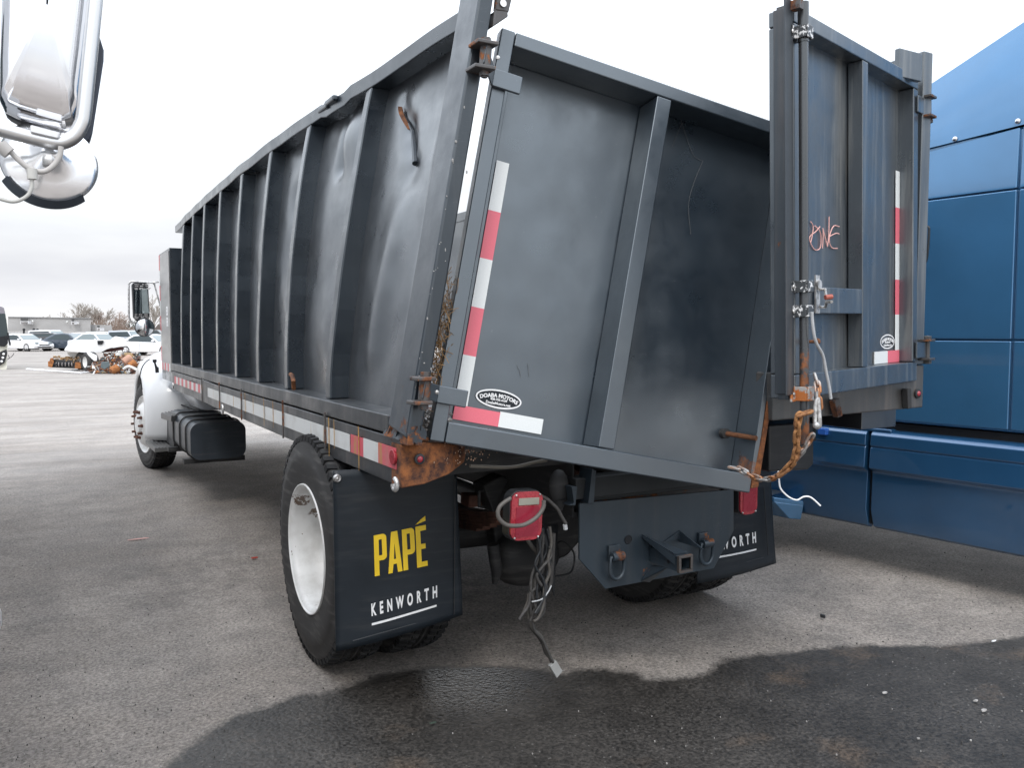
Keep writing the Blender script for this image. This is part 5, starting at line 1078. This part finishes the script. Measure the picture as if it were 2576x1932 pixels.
# body of that truck, just outside the frame
b = MW(); b.box(-5.1, -2.78, -2.1, 2.2, .75, 2.7); b.box(-4.9, -2.98, -3.6, -2.1, .7, 1.65); b.build('cab', M_cab, pk, bevel=.12, seg=4)
b = MW(); b.box(-2.775, -2.765, -1.7, -.6, 1.6, 2.35); b.box(-4.9, -3.0, -2.12, -2.105, 1.75, 2.5); b.build('window', M_glass, pk)
b = MW(); 
for x in (-3.05, -5.0):
    for y in (-2.7, 3.2): b.cyl((x, y, .5), (x + .27, y, .5), .5, 36)
b.build('wheel', M_rubber, pk, smooth=40)
b = MW(); b.box(-4.8, -3.1, -3.3, 5.0, .6, .8); b.box(-5.0, -2.85, 2.5, 6.2, 1.0, 3.2); b.build('chassis', M_white, pk, bevel=.03)
qq = at(0, 1556, 'y', .35); b = MW(); b.lathe([(0, 0), (.012, .03), (.0, .06), (-.3, .065)], Vector((qq.x + .012 - .018, qq.y, qq.z + .0)), (1, 0, 0), 24); b.build('hub_cap', M_white, pk, smooth=50)
b = MW(); b.cyl((qq.x - .3, qq.y + .02, max(.08, qq.z - .03)), (qq.x - .02, qq.y + .02, max(.08, qq.z - .03)), .07, 20); b.build('shadow_stub', M_black, pk, smooth=40)  # black cylinder standing in for the shadow below the white disc

# ================================================================== BACKGROUND
# ---- cars
def car_mesh_parts(L=4.6, Wd=1.82, H=1.42, kind='sedan'):
    """outline in (y along length, z); front at +y"""
    h = L / 2
    if kind == 'suv':
        body = [(-h, .45), (-h + .03, .95), (-h + .12, 1.02), (h * .38, 1.02), (h - .25, .92), (h - .03, .75), (h, .45), (h - .1, .25), (-h + .1, .25)]
        cab_ = [(-h + .12, 1.0), (-h + .3, H * .97), (-.6, H), (.25, H * .985), (h * .42, 1.0)]
        win = [(-h + .45, 1.05), (-h + .5, H * .9), (.2, H * .93), (h * .36, 1.04)]
    else:
        body = [(-h, .5), (-h + .05, .86), (-h + .35, .92), (h * .36, .88), (h - .35, .72), (h - .06, .6), (h, .42), (h - .1, .22), (-h + .1, .22)]
        cab_ = [(-h + .42, .9), (-h * .38, H * .97), (-.1, H), (.35, H * .96), (h * .46, .86)]
        win = [(-h * .62, .95), (-h * .34, H * .9), (-.1, H * .93), (.32, H * .9), (h * .38, .9)]
    return body, cab_, win
def make_car(kind, paint, L, H, label, loc, rz, group='cars parked in the yard', glass=None):
    Wd = 1.82 if kind == 'sedan' else 1.9; hw = Wd / 2; root = empty('parked_car', loc, rz, label, 'car', group)
    body, cab_, win = car_mesh_parts(L, Wd, H, kind)
    b = MB(); b.prism([(-hw, y, z) for y, z in body], (Wd, 0, 0)); n = len(cab_)
    vs = [Vector((sx * (hw - .06 - (.16 if i not in (0, n - 1) else .0)), y, z)) for sx in (-1, 1) for i, (y, z) in enumerate(cab_)]
    b.add(vs, [tuple(range(n - 1, -1, -1)), tuple(n + i for i in range(n))] + [(i, (i + 1) % n, n + (i + 1) % n, n + i) for i in range(n)])
    bd = b.build('body', paint, root, bevel=.07, seg=3)
    for sx in (-1, 1):
        q = []
        for y, z in win:
            f_ = (z - .9) / (H - .9); q.append((sx * (hw - .052 - .16 * min(1, max(0, f_))), y, z))
        mid_ = (min(p_[0] for p_ in win) + max(p_[0] for p_ in win)) / 2
        b = MB(); b.prism(q, (sx * .006, 0, 0)); b.build('window', glass or M_glass, bd)
        b = MB(); b.box(sx * (hw + .0) - .004, sx * (hw + .0) + .004, mid_ - .0, mid_ + .01, .35, .88); b.build('door_gap', M_darkgap, bd)
        b = MB(); b.box(min(sx * hw, sx * (hw + .16)), max(sx * hw, sx * (hw + .16)), h_m(win) - .1, h_m(win) + .04, .92, 1.04); b.build('side_mirror', paint, bd, bevel=.03)
    (ya, za), (yb_, zb_) = cab_[-2], cab_[-1]
    for (ya, za), (yb_, zb_), tg in ((cab_[-2], cab_[-1], 1), (cab_[1], cab_[0], -1)):
        b = MB(); k0, k1 = .12, .85; A = (ya + (yb_ - ya) * k0, za + (zb_ - za) * k0); B = (ya + (yb_ - ya) * k1, za + (zb_ - za) * k1)
        b.prism([(-hw + .27, A[0], A[1] + .012), (hw - .27, A[0], A[1] + .012), (hw - .14, B[0], B[1] + .012), (-hw + .14, B[0], B[1] + .012)], (0, .012 * tg, .01)); b.build('windscreen', glass or M_glassp, bd)
    for y in (-L * .29, L * .31):
        for sx in (-1, 1):
            b = MB(); x0 = sx * (hw + .012); b.lathe([(0, .22), (.01, .3), (.03, .33), (.2, .33), (.22, .2)], (x0, y, .33), (-sx, 0, 0), 28); wl = b.build('wheel', M_rubber, root, smooth=40)
            b = MB(); b.lathe([(.004, .235), (.02, .22), (.05, .2), (.05, .0)], (x0, y, .33), (-sx, 0, 0), 28)
            b.build('rim', M_frame, wl, smooth=40)
            b = MB()
            for k in range(5):
                a = 2 * PI * k / 5 + y; b.prism([Vector((x0 - sx * .012, y + math.cos(a + d_) * r_, .33 + math.sin(a + d_) * r_)) for d_, r_ in ((-.5, .04), (-.16, .215), (.16, .215), (.5, .04))], (-sx * .02, 0, 0))
            b.build('spoke', M_alu, wl)
            b = MB(); b.lathe([(-.004 + hw * 0, .37), (-.004, .34)], (x0 - sx * .012, y, .34), (sx, 0, 0), 28); b.build('wheel_arch', M_darkgap, bd)
    for sx in (-1, 1):
        b = MB(); b.ball((sx * (hw - .3), L / 2 - .13, .66), .16, 0, 12, (1.2, .7, .5)); b.build('headlight', M_glassp, bd, smooth=60)
        b = MB(); b.box(sx * (hw - .25) - .15, sx * (hw - .25) + .15, -L / 2 - .01, -L / 2 + .05, .72, .86); b.build('tail_light', M_lens, bd, bevel=.02)
    b = MB(); b.box(-.45, .45, L / 2 - .045, L / 2 + .012, .5, .58); b.box(-.6, .6, L / 2 - .06, L / 2 + .004, .3, .38); b.build('grille', M_darkgap, bd)
    return root
def h_m(win): return max(p_[0] for p_ in win) - .12
def carpaint(name, col, met=.2): return NT(name).set(Base_Color=col, Roughness=.28, Metallic=met, Coat_Weight=.8).mat
P_w = carpaint('car_white', (.78, .78, .79), 0); P_d = carpaint('car_slate_blue', (.045, .06, .085)); P_s = carpaint('car_silver', (.5, .52, .56), .5); P_k = carpaint('car_black', (.015, .015, .02)); P_g = carpaint('car_grey', (.18, .19, .2), .4); P_w2 = carpaint('car_pearl', (.7, .71, .74), .1)
def spot(u, d): r_ = ray(u, HOR); r_ = Vector((r_.x, r_.y, 0)); p_ = CAM + r_ * d; return (p_.x, p_.y, 0)
ROW = -(YAW) - PI / 2 + rad(0)         # heading of the row: facing right in the picture
def ang(deg): return -YAW - PI / 2 + rad(deg)
make_car('sedan', P_w, 4.9, 1.42, 'white coupe with alloy wheels parked nearest the bus', spot(57, 68), ang(-22))
make_car('sedan', P_d, 4.7, 1.46, 'slate blue sedan beside the white coupe', spot(176, 69), ang(-8))
make_car('suv', P_k, 4.5, 1.5, 'black car behind the slate blue sedan', spot(128, 74), ang(20))
make_car('suv', P_w, 4.9, 1.75, 'white pickup style car behind the slate blue sedan, its roof above the row', spot(133, 80), ang(-15))
make_car('sedan', P_w2, 4.6, 1.5, 'pearl white sedan seen over the bonnet of the slate blue sedan', spot(210, 84), ang(-12))
make_car('sedan', P_w2, 4.7, 1.5, 'white hatchback with pale windows behind the white wreck', spot(246, 68), ang(-20), glass=M_glassp)
make_car('suv', P_s, 4.8, 1.7, 'silver crossover left of the round door mirror', spot(335, 70), ang(-25))
make_car('sedan', P_w, 4.8, 1.42, 'white sedan just behind the dump truck bonnet', spot(383, 56), ang(-14))
make_car('sedan', P_g, 4.6, 1.45, 'grey sedan roof above the white coupe', spot(36, 80), ang(-10))
make_car('suv', P_s, 4.7, 1.6, 'silver wagon in the back row behind the white hatchback', spot(272, 88), ang(0))
make_car('sedan', P_w, 4.7, 1.5, 'white sedan in the back row below the small grey roof unit', spot(300, 96), ang(-20))
make_car('suv', P_k, 4.9, 1.8, 'black wagon roof behind the white sedan near the dump truck', spot(392, 82), ang(10))
# ---- grey building
def wall_pt(u, v, d): r_ = ray(u, v); return CAM + r_ * (d / (r_.dot(Fh)))
t = NT('grey_render'); f = t.noise(t.map(t.pos, (.3, .3, 1)), 1, 5); t.set(Base_Color=t.mix(t.rng(f, .3, .7), (.33, .325, .32), (.4, .395, .39)), Roughness=.8); M_bwall = t.mat
bl = empty('warehouse', tuple(spot(150, 120)[:2]) + (0,), 0, 'long low grey warehouse with air conditioners on its wall', 'building')
O_ = Vector(spot(150, 120)); LD = ray(150, HOR); LD.z = 0; LD.normalize()
def bpoly(pts, d, th, name, m, parent=bl):
    b = MB(); q = [wall_pt(u, v, d) - O_ for u, v in pts]; b.prism(q, LD * th); return b.build(name, m, parent)
bpoly(((20, 797), (228, 800.5), (228, 875), (20, 880)), 120, 14, 'main_wall', M_bwall)
bpoly(((228, 816.5), (280, 818), (284, 834), (284, 872), (228, 872)), 121, 10, 'low_wing', M_bwall)
bpoly(((20, 796), (228, 799.5), (228, 801), (20, 798)), 119.8, 14.5, 'roof_edge', simple('roof_edge_grey', (.3, .3, .3), .7))
for (x0, y0, x1, y1, lab) in ((52, 798.5, 70, 808, 0), (180, 801, 187, 809, 1), (245, 819, 251, 825, 1)):
    a_ = bpoly(((x0, y0), (x1, y0), (x1, y1), (x0, y1)), 118.6, 1.1, 'air_conditioner', simple('ac_grey', (.07, .07, .07), .6))
    b = MB()
    for u in (x0 - .5, x1 + .5): b.prism([wall_pt(a, c_, 118.5) - O_ for a, c_ in ((u - .5, y1 - 1), (u + .5, y1 - 1), (u + .5, y1 + 7), (u - .5, y1 + 7))], Fh * 1.2)
    b.prism([wall_pt(a, c_, 118.5) - O_ for a, c_ in ((x0 - 1, y1), (x1 + 1, y1), (x1 + 1, y1 + 1.3), (x0 - 1, y1 + 1.3))], Fh * 1.2); b.build('bracket', M_white, a_)
for (u, v) in ((82, 808), (169, 810), (189, 813), (193, 812), (196, 814), (255, 828), (248, 826)):
    b = MB(); q = wall_pt(u, v, 119.3) - O_; b.ball(q, .17, 0, 8); b.build('wall_vent', M_whitedirty, bl, smooth=60)
b = MB(); q = [wall_pt(u, v, 108) for u, v in ((15, 832.5), (300, 834), (300, 842), (15, 842))]; b.prism(q, Fh * .3); fw_ = b.build('low_wall', simple('pale_wall', (.42, .41, .4), .8)); tag(fw_, 'low pale wall along the foot of the grey warehouse', 'wall')
for k, (u, v0, lab) in enumerate(((59, 829, 'leftmost dark pole behind the white coupe'), (86, 829, 'dark pole left of the white pickup style car'), (95, 830, 'dark pole touching the rear of the white pickup style car'))):
    p0 = wall_pt(u, 845, 98); p1 = wall_pt(u + (1.2 if k == 0 else -.8), v0, 98); b = MB(); b.tube([Vector((p0.x, p0.y, 0)), p1], [.14, .1], 6); b.ball(p1, .17, 0, 6); o = b.build('bollard_pole', M_darkgap); tag(o, lab, 'pole', 'dark poles at the back of the car rows')
# ---- bare trees
def tree(loc, H_, seed, label, col=(.2, .155, .125), spread=1.0, group='bare trees behind the warehouse'):
    random.seed(seed); root = empty('bare_tree', loc, 0, label, 'tree', group)
    m = simple('bark%d' % seed, col, .9); tb = MB(); cb = MB()
    def grow(p, d, L_, r, lv):
        bend = Vector((random.gauss(0, .12), random.gauss(0, .12), .04)); q = p + d * L_ * .5; e_ = q + (d + bend).normalized() * L_ * .5
        (tb if lv == 0 else cb).tube([p, q, e_], [r, r * .85, r * .68], 5 if lv < 2 else 3, caps=False)
        if lv >= 6: return
        k = 3 if lv < 2 else (3 if random.random() < .55 else 2)
        for i in range(k):
            ax_ = Vector((random.gauss(0, 1), random.gauss(0, 1), random.gauss(0, .4) )).normalized(); a = random.uniform(.25, .62) * spread
            nd = (d + ax_ * a + Vector((0, 0, .08))).normalized(); st = e_ if i < 2 else q
            grow(st, nd, L_ * random.uniform(.66, .86), max(.028, r * random.uniform(.5, .66)), lv + 1)
    grow(Vector((0, 0, 0)), Vector((random.gauss(0, .05), 0, 1)).normalized(), H_ * .2, H_ * .022, 0)
    tb.build('trunk', m, root); cb.build('crown', m, root)
for i, (u, d, h_, lab, sp_) in enumerate(((122, 150, 6.4, 'small bare tree peeping over the long warehouse roof', 1.1), (196, 150, 10.3, 'tall bare tree at the left of the clump behind the warehouse', 1.0), (222, 155, 10.2, 'tallest bare tree in the middle of the clump', 1.0),
    (246, 150, 9.6, 'bare tree right of the tallest in the clump', 1.05), (268, 152, 8.6, 'bare tree above the low wing of the warehouse', 1.1), (292, 156, 7.4, 'reddish bare tree at the right end of the clump', 1.2), (388, 120, 8.4, 'bare tree between the door mirror and the tool box', 1.0), (176, 160, 7.6, 'thin bare tree at the far left of the clump', 1.1), (310, 160, 5.2, 'low bare tree trailing off to the right of the clump', 1.3))):
    tree(spot(u, d), h_, 40 + i, lab, (.36, .28, .235) if i in (4, 5, 8) else (.33, .295, .26), sp_ * 1.2)
# low brush and distant conifers
b = MB(); random.seed(9)
for i in range(1500):
    u = random.uniform(215, 420); p_ = Vector(spot(u, random.uniform(140, 160))); hh_ = random.uniform(1.2, 4.0 if u < 310 else 2.6); b.tube([p_, p_ + Vector((random.gauss(0, .5), random.gauss(0, .5), hh_))], [.06, .02], 3, caps=False)
tag(b.build('brush', simple('brush_bark', (.23, .17, .135), .9)), 'tangle of bare brush along the horizon', 'brush', kind='stuff')
for i, (u, hh_) in enumerate(((318, 5.6), (327, 6.3), (334, 5.2), (341, 6.0), (312, 5.0))):
    root = empty('conifer', spot(u, 260), 0, ('leftmost', 'second', 'middle', 'fourth', 'fifth')[0] and ['dark conifer second from left on the horizon', 'tallest distant conifer left of the mirror', 'short conifer between two taller ones', 'rightmost distant conifer by the mirror', 'leftmost of the distant dark conifers'][i], 'tree', 'distant conifers on the horizon')
    b = MB(); b.cyl((0, 0, 0), (0, 0, hh_ * .4), .15, 6); b.build('trunk', M_frame, root)
    b = MB(); random.seed(i)
    for k in range(60):
        z_ = hh_ * (.15 + .85 * k / 60); r_ = (1 - k / 60) * 1.5 + .1; a = random.uniform(0, 6.3); b.add([(0, 0, z_ + .3), (math.cos(a) * r_, math.sin(a) * r_, z_ - .2), (math.cos(a + .7) * r_, math.sin(a + .7) * r_, z_ - .1)], [(0, 1, 2)])
    b.build('crown', simple('conifer_green%d' % i, (.09, .11, .09), .9), root)
q = spot(398, 110); hs = empty('far_shed', q, 0, 'dark pitched shed roof right of the round door mirror', 'shed'); O2 = Vector(q)
b = MB(); b.prism([wall_pt(u, v, 110) - O2 for u, v in ((384, 838), (412, 838), (412, 833), (398, 815), (384, 833))], Fh * 6); b.build('roof', simple('shed_brown', (.12, .1, .09), .8), hs)
b = MB(); b.prism([wall_pt(u, v, 109.8) - O2 for u, v in ((384, 850), (412, 850), (412, 836), (384, 836))], Fh * 6); b.build('wall', M_bwall, hs)
# ---- bus nose at the left edge
BD = ray(-160, HOR); BD.z = 0; BD.normalize(); OB = Vector(spot(10, 34.5)); bus = empty('bus', tuple(OB), 0, 'cream bus nose with dark windscreen and three round lamps at the left edge', 'bus')
def bus_part(pts, name, m, d, th, bv=0, parent=bus):
    b = MB(); b.prism([wall_pt(u, v, d) - OB for u, v in pts], BD * th); return b.build(name, m, parent, bevel=bv)
Z1 = lambda pts: [(x / 8.295, 760 + y / 8.295) for x, y in pts]
bus_part(Z1(((-1800, 80), (20, 80), (85, 110), (110, 200), (150, 420), (170, 620), (165, 900), (150, 1100), (150, 1420), (60, 1450), (-1800, 1470))), 'body', simple('bus_cream', (.74, .73, .64), .4), 34.6, 2.3, .06)
bus_part(Z1(((-260, 82), (22, 84), (84, 115), (112, 240), (-260, 245))), 'roof_cap', simple('bus_roof_grey', (.22, .21, .24), .4), 34.5, .5, .03)
bus_part(Z1(((-240, 245), (112, 240), (135, 400), (165, 620), (168, 860), (95, 930), (20, 925), (-240, 900))), 'windscreen', M_glass, 34.48, .1, .02)
bus_part(Z1(((-240, 760), (150, 700), (166, 860), (95, 930), (20, 925), (-240, 900))), 'dark_dash', M_darkgap, 34.44, .05)
bus_part(Z1(((-120, 1100), (0, 1040), (135, 980), (155, 1060), (145, 1120), (90, 1270), (0, 1320), (-120, 1350))), 'lamp_cluster', M_black, 34.5, .1, .02)
for x, y in ((77, 1083), (61, 1160), (36, 1237)):
    b = MB(); q = wall_pt(x / 8.295, 760 + y / 8.295, 34.45) - OB; b.ball(q, .05, 0, 12); b.build('headlamp', M_letter, bus, smooth=60)
b = MB(); q = [wall_pt(*p_, 34.3) - OB for p_ in Z1(((160, 640), (185, 780), (205, 860), (205, 900)))]; b.tube(q, .035, 8); b.build('mirror_arm', M_darkgap, bus)
b = MB(); b.tube([wall_pt(*p_, 34.3) - OB for p_ in Z1(((165, 1190), (240, 1140), (280, 1090), (290, 1065)))], .012, 6); b.tube([wall_pt(*p_, 34.3) - OB for p_ in Z1(((165, 1100), (185, 1130), (195, 1160), (165, 1190)))], .012, 6); b.build('dangling_wire', M_darkgap, bus)
for u in (-20, -110):
    b = MB(); q = Vector(spot(u, 34.9)) - OB; b.tube([q + Vector((0, 0, .42)), q + Fh * .3 + Vector((0, 0, .42))], .42, 24); b.build('wheel', M_rubber, bus)
# ---- white wreck, engine block, scrap
OW = Vector(spot(245, 32)); wk = empty('wrecked_vehicle', tuple(OW), 0, 'crushed white vehicle front with a long pointed bonnet lying over scrap', 'wreck')
Z2 = lambda pts: [(150 + x / 8.848, 820 + y / 8.848) for x, y in pts]
def wk_part(pts, name, m, d=33, th=.3, bv=0, parent=wk, O=None):
    O = OW if O is None else O; b = MB(); b.prism([wall_pt(u, v, d) - O for u, v in pts], LD * th); return b.build(name, m, parent, bevel=bv)
M_shell = simple('fibreglass_white', (.8, .8, .8), .35, var=.03)
wk_part(Z2(((105, 550), (140, 490), (220, 400), (400, 360), (480, 310), (1100, 320), (1280, 300), (1500, 340), (1575, 410), (1560, 440), (1200, 480), (1060, 520), (930, 590), (500, 590))), 'bonnet', M_shell, 33, 1.4, .12)
wk_part(Z2(((840, 325), (975, 320), (970, 370), (940, 410), (850, 415))), 'hatch', M_darkgap, 32.95, .05)
wk_part(Z2(((1130, 315), (1250, 230), (1400, 260), (1560, 330), (1400, 340))), 'front_shell', M_shell, 34.6, .5, .05)
wk_part(Z2(((940, 590), (1060, 520), (1420, 465), (1430, 530), (1100, 580))), 'maroon_underside', simple('maroon', (.13, .055, .05), .6), 33.3, .8)
wk_part(Z2(((170, 580), (400, 590), (400, 700), (330, 740), (180, 640))), 'side_plate', M_whitedirty, 33.6, .1)
wk_part(Z2(((590, 580), (650, 570), (840, 660), (830, 780), (770, 785), (640, 660))), 'bent_panel', M_shell, 32.2, .08, .02)
for (u0, y0, rx_, lab) in ((70, 770, 28, 0), (615, 780, 0, 1)): pass
for (u, d, off) in ((150 + 540 / 8.848, 33.4, 0), (150 + 680 / 8.848, 32.6, 0)):
    c = wall_pt(u, 930 - 22, d) - OW; ax_ = -(Fh * .75 + Rt * .66).normalized(); R_ = .39
    b = MB(); b.lathe([(-.2, R_ * .55), (-.2, R_ * .85), (-.14, R_), (.14, R_), (.2, R_ * .85), (.2, R_ * .55)], Vector((c.x, c.y, R_)), ax_, 32); wl = b.build('wheel', M_rubber, wk, smooth=40)
    b = MB(); b.lathe([(.2, R_ * .56), (.14, R_ * .5), (.1, R_ * .2), (.1, 0)], Vector((c.x, c.y, R_)), ax_, 24); b.build('rim', M_rim, wl, smooth=40)
OE = Vector(spot(165, 33)); en = empty('engine_block', tuple(OE), 0, 'rusty engine block with a row of open cylinders lying on the asphalt', 'engine')
Z3 = lambda pts: [(x / 8.295, 760 + y / 8.295) for x, y in pts]
def en_part(pts, name, m, d=33.2, th=.5, bv=.015): return wk_part(pts, name, m, d, th, bv, en, OE)
en_part(Z3(((1040, 1190), (1640, 1230), (1640, 1390), (1040, 1360))), 'block', M_frame)
en_part(Z3(((1000, 1245), (1040, 1230), (1045, 1180), (1110, 1165), (1125, 1240), (1105, 1310), (1085, 1370), (1005, 1350))), 'flywheel_end', M_rustorange, 33.1, .55)
en_part(Z3(((1570, 1255), (1680, 1255), (1700, 1390), (1560, 1385))), 'timing_case', M_rustorange, 33.1, .5)
b = MB(); random.seed(31)
for i in range(60):
    x = random.uniform(1130, 1640); y = random.uniform(1130, 1245); q = wall_pt(x / 8.295, 760 + y / 8.295, 33.2 + random.uniform(0, .4)) - OE; s_ = random.uniform(.02, .055); M = Matrix.Translation(q) @ Matrix.Rotation(random.uniform(0, 3), 4, random.choice('XYZ')); b.box(-s_, s_, -s_, s_, -s_ * .7, s_ * .7, 0, M)
b.build('valve_train', simple('tan_rust', (.32, .2, .1), .8, var=.5, sc=20), en)
for k, x in enumerate((1140, 1190, 1262, 1330, 1405, 1465)):
    b = MB(); q = wall_pt(x / 8.295, 760 + 1300 / 8.295, 33.15) - OE; b.ball(q, .062, 0, 12, (1, 1, 1.35)); b.build('cylinder_bore', M_darkgap, en, smooth=60)
    b = MB(); q = wall_pt((x + 34) / 8.295, 760 + 1300 / 8.295, 33.12) - OE; b.ball(q, .03, 0, 8, (.8, 1, 3)); b.build('cylinder_wall', simple('grey_iron', (.3, .27, .26), .6), en, smooth=60)
q0, q1 = at(68, 929, 'z', .03), at(203, 938, 'z', .04)
b = MB(); b.tube([q0, q0.lerp(q1, .5), q1], [.05, .04, .045], 8); b.tube([q1, q1 + Vector((.5, .6, .02))], .03, 6); tag(b.build('pole', M_white), 'long white pole lying on the asphalt in front of the engine block', 'pole')
q0, q1 = at(180, 929, 'z', .03), at(214, 934, 'z', .03)
b = MB(); b.tube([q0, q1], .025, 6); tag(b.build('bar', M_galv), 'short grey bar lying behind the end of the white pole', 'bar')
OJ = Vector(spot(290, 31))
mats = [M_rustbrown, M_rustorange, M_frame, M_rust, simple('tan_scrap', (.38, .27, .14), .7), simple('slate_scrap', (.1, .13, .14), .6), M_whitedirty, M_rust, M_galv]
b = MB(); random.seed(77)
for i in range(900):
    x = random.uniform(235, 352); top = 893 if x > 262 else 900; y = 942 - (942 - top + random.uniform(-4, 4)) * random.random() ** .8 * (1 if x > 255 else .75)
    d = 31.2 + (942 - y) / 45 * 2.0 + random.uniform(-.3, .3); q = wall_pt(x, y, d)
    if q.z < .02: q.z = .04
    s_ = random.uniform(.02, .1); M = Matrix.Translation(q) @ Matrix.Rotation(random.uniform(0, 3), 4, 'X') @ Matrix.Rotation(random.uniform(0, 3), 4, 'Z'); m_ = random.choice((0, 0, 0, 3, 3, 2, 2, 2, 4, 5, 6, 8, 0, 1))
    if random.random() < .45: b.box(-s_, s_, -s_ * .3, s_ * .3, -s_ * random.uniform(.3, 1), s_ * .6, m_, M)
    elif random.random() < .5: b.tube([M @ Vector((-s_, 0, 0)), M @ Vector((s_, 0, 0))], s_ * .5, 8, m_)
    else: b.tube([M @ Vector((-s_ * 3, 0, 0)), M @ Vector((0, s_ * .5, 0)), M @ Vector((s_ * 3, 0, 0))], .015, 5, m_)
tag(b.build('scrap_heap', mats), 'heap of rusty axles and torn metal under the white wreck', 'scrap', kind='stuff')
def scrap(pts, d, th, name, m, label, cat, bv=.02):
    P_ = [wall_pt(u, v, d) for u, v in Z2(pts)]; b = MB(); b.prism(P_, LD * th); o = b.build(name, m, None, bevel=bv); tag(o, label, cat, None); return o
scrap(((930, 800), (1100, 790), (1120, 900), (1000, 970), (915, 930)), 30.9, .05, 'metal_sheet', mats[5], 'slate grey metal panel leaning on the scrap heap', 'panel')
scrap(((1240, 660), (1330, 550), (1400, 560), (1405, 600), (1340, 665)), 31.6, .2, 'scrap_box', M_whitedirty, 'crumpled white box on top of the scrap heap', 'box')
scrap(((1440, 600), (1600, 600), (1640, 690), (1500, 690), (1440, 650)), 31.4, .2, 'scrap_pan', mats[4], 'yellow tan metal pan on the scrap heap', 'pan')
for (x, y, r_, d, m, lab) in ((1225, 960, .15, 30.9, M_rustorange, 'orange rusty drum at the foot of the scrap heap'), (1510, 760, .17, 31.3, simple('pinkish_rust', (.42, .24, .17), .7), 'pale pinkish rusty drum in the middle of the heap'), (1620, 850, .14, 31.1, M_rustorange, 'orange rusty drum to the right on the heap')):
    u, v = 150 + x / 8.848, 820 + y / 8.848; q = wall_pt(u, v, d); b = MB(); ax_ = (Rt * .6 + Fh * .5 + Z * .5).normalized(); b.lathe([(-r_, 0), (-r_, r_ * .7), (-r_ * .9, r_ * .9), (r_ * .8, r_), (r_, r_ * .8), (r_, 0)], q, ax_, 20); tag(b.build('rusty_drum', m, smooth=40), lab, 'drum', 'rusty drums in the scrap heap')
q0, q1 = [wall_pt(u, v, 30.6) for u, v in Z2(((1420, 960), (1740, 990)))]
b = MB(); b.tube(smoothpath([q0, q0.lerp(q1, .4) + Vector((0, 0, .12)), q1], 5), .05, 8); tag(b.build('scrap_tube', M_whitedirty, smooth=60), 'white bent tube lying in front of the heap', 'tube')
for (a_, b__, w_) in (((1425, 450), (1440, 600), .03), ((1690, 460), (1720, 690), .05)):
    pass
# ---- small litter on the asphalt
def litter(u, v, name, m, size, label, seed):
    random.seed(seed); c = at(u, v, 'z', .006); b = MB(); pts = [c + Vector((math.cos(a) * size[0] * random.uniform(.7, 1.1), math.sin(a) * size[1] * random.uniform(.7, 1.1), 0)) for a in [2 * PI * k / 7 for k in range(7)]]; b.prism(pts, (0, 0, size[2])); o = b.build(name, m, None, bevel=size[2] * .3); tag(o, label, 'litter', 'bits of litter on the asphalt')
litter(2070, 1555, 'litter', M_black, (.012, .022, .02), 'small black cap on the dry asphalt below the blue truck', 1)
litter(640, 1405, 'litter', simple('litter_red', (.4, .05, .03), .6), (.025, .015, .008), 'red plastic scrap left of the rear wheel', 2)
litter(2225, 1745, 'litter', M_stone, (.018, .009, .006), 'pale pebble in the wet patch, left of two others', 3)
litter(2455, 1765, 'litter', M_stone, (.016, .008, .006), 'pale pebble near the right edge in the wet patch', 4)
litter(2475, 1790, 'litter', M_stone, (.02, .009, .006), 'lowest pale pebble in the wet patch', 5)
litter(2500, 1614, 'litter', M_letter, (.022, .006, .004), 'white paper sliver at the rim of the wet patch', 6)
litter(345, 1357, 'litter', M_chalk, (.1, .012, .004), 'long pink strip left of the dump truck', 7)
litter(1090, 1820, 'litter', simple('litter_green', (.04, .06, .045), .6), (.018, .006, .004), 'dark green sliver in the wet patch', 8)
litter(2310, 1860, 'litter', M_stone, (.007, .007, .005), 'tiny white stone in the wet patch', 9)
b = MB(); random.seed(55)
for i in range(900):
    u = random.uniform(-200, 2700); v = 1000 + 930 * random.random() ** .7; c = at(u, v, 'z', .0); 
    if c.y > 8: continue
    s_ = random.uniform(.001, .0024); b.box(c.x - s_, c.x + s_, c.y - s_, c.y + s_ * 1.3, -.003, s_ * 1.1, 0 if i % 9 else 1)
tag(b.build('grit', [simple('grit_dark', (.07, .065, .06), .8), M_stone]), 'loose grit scattered over the asphalt', 'grit', kind='stuff')
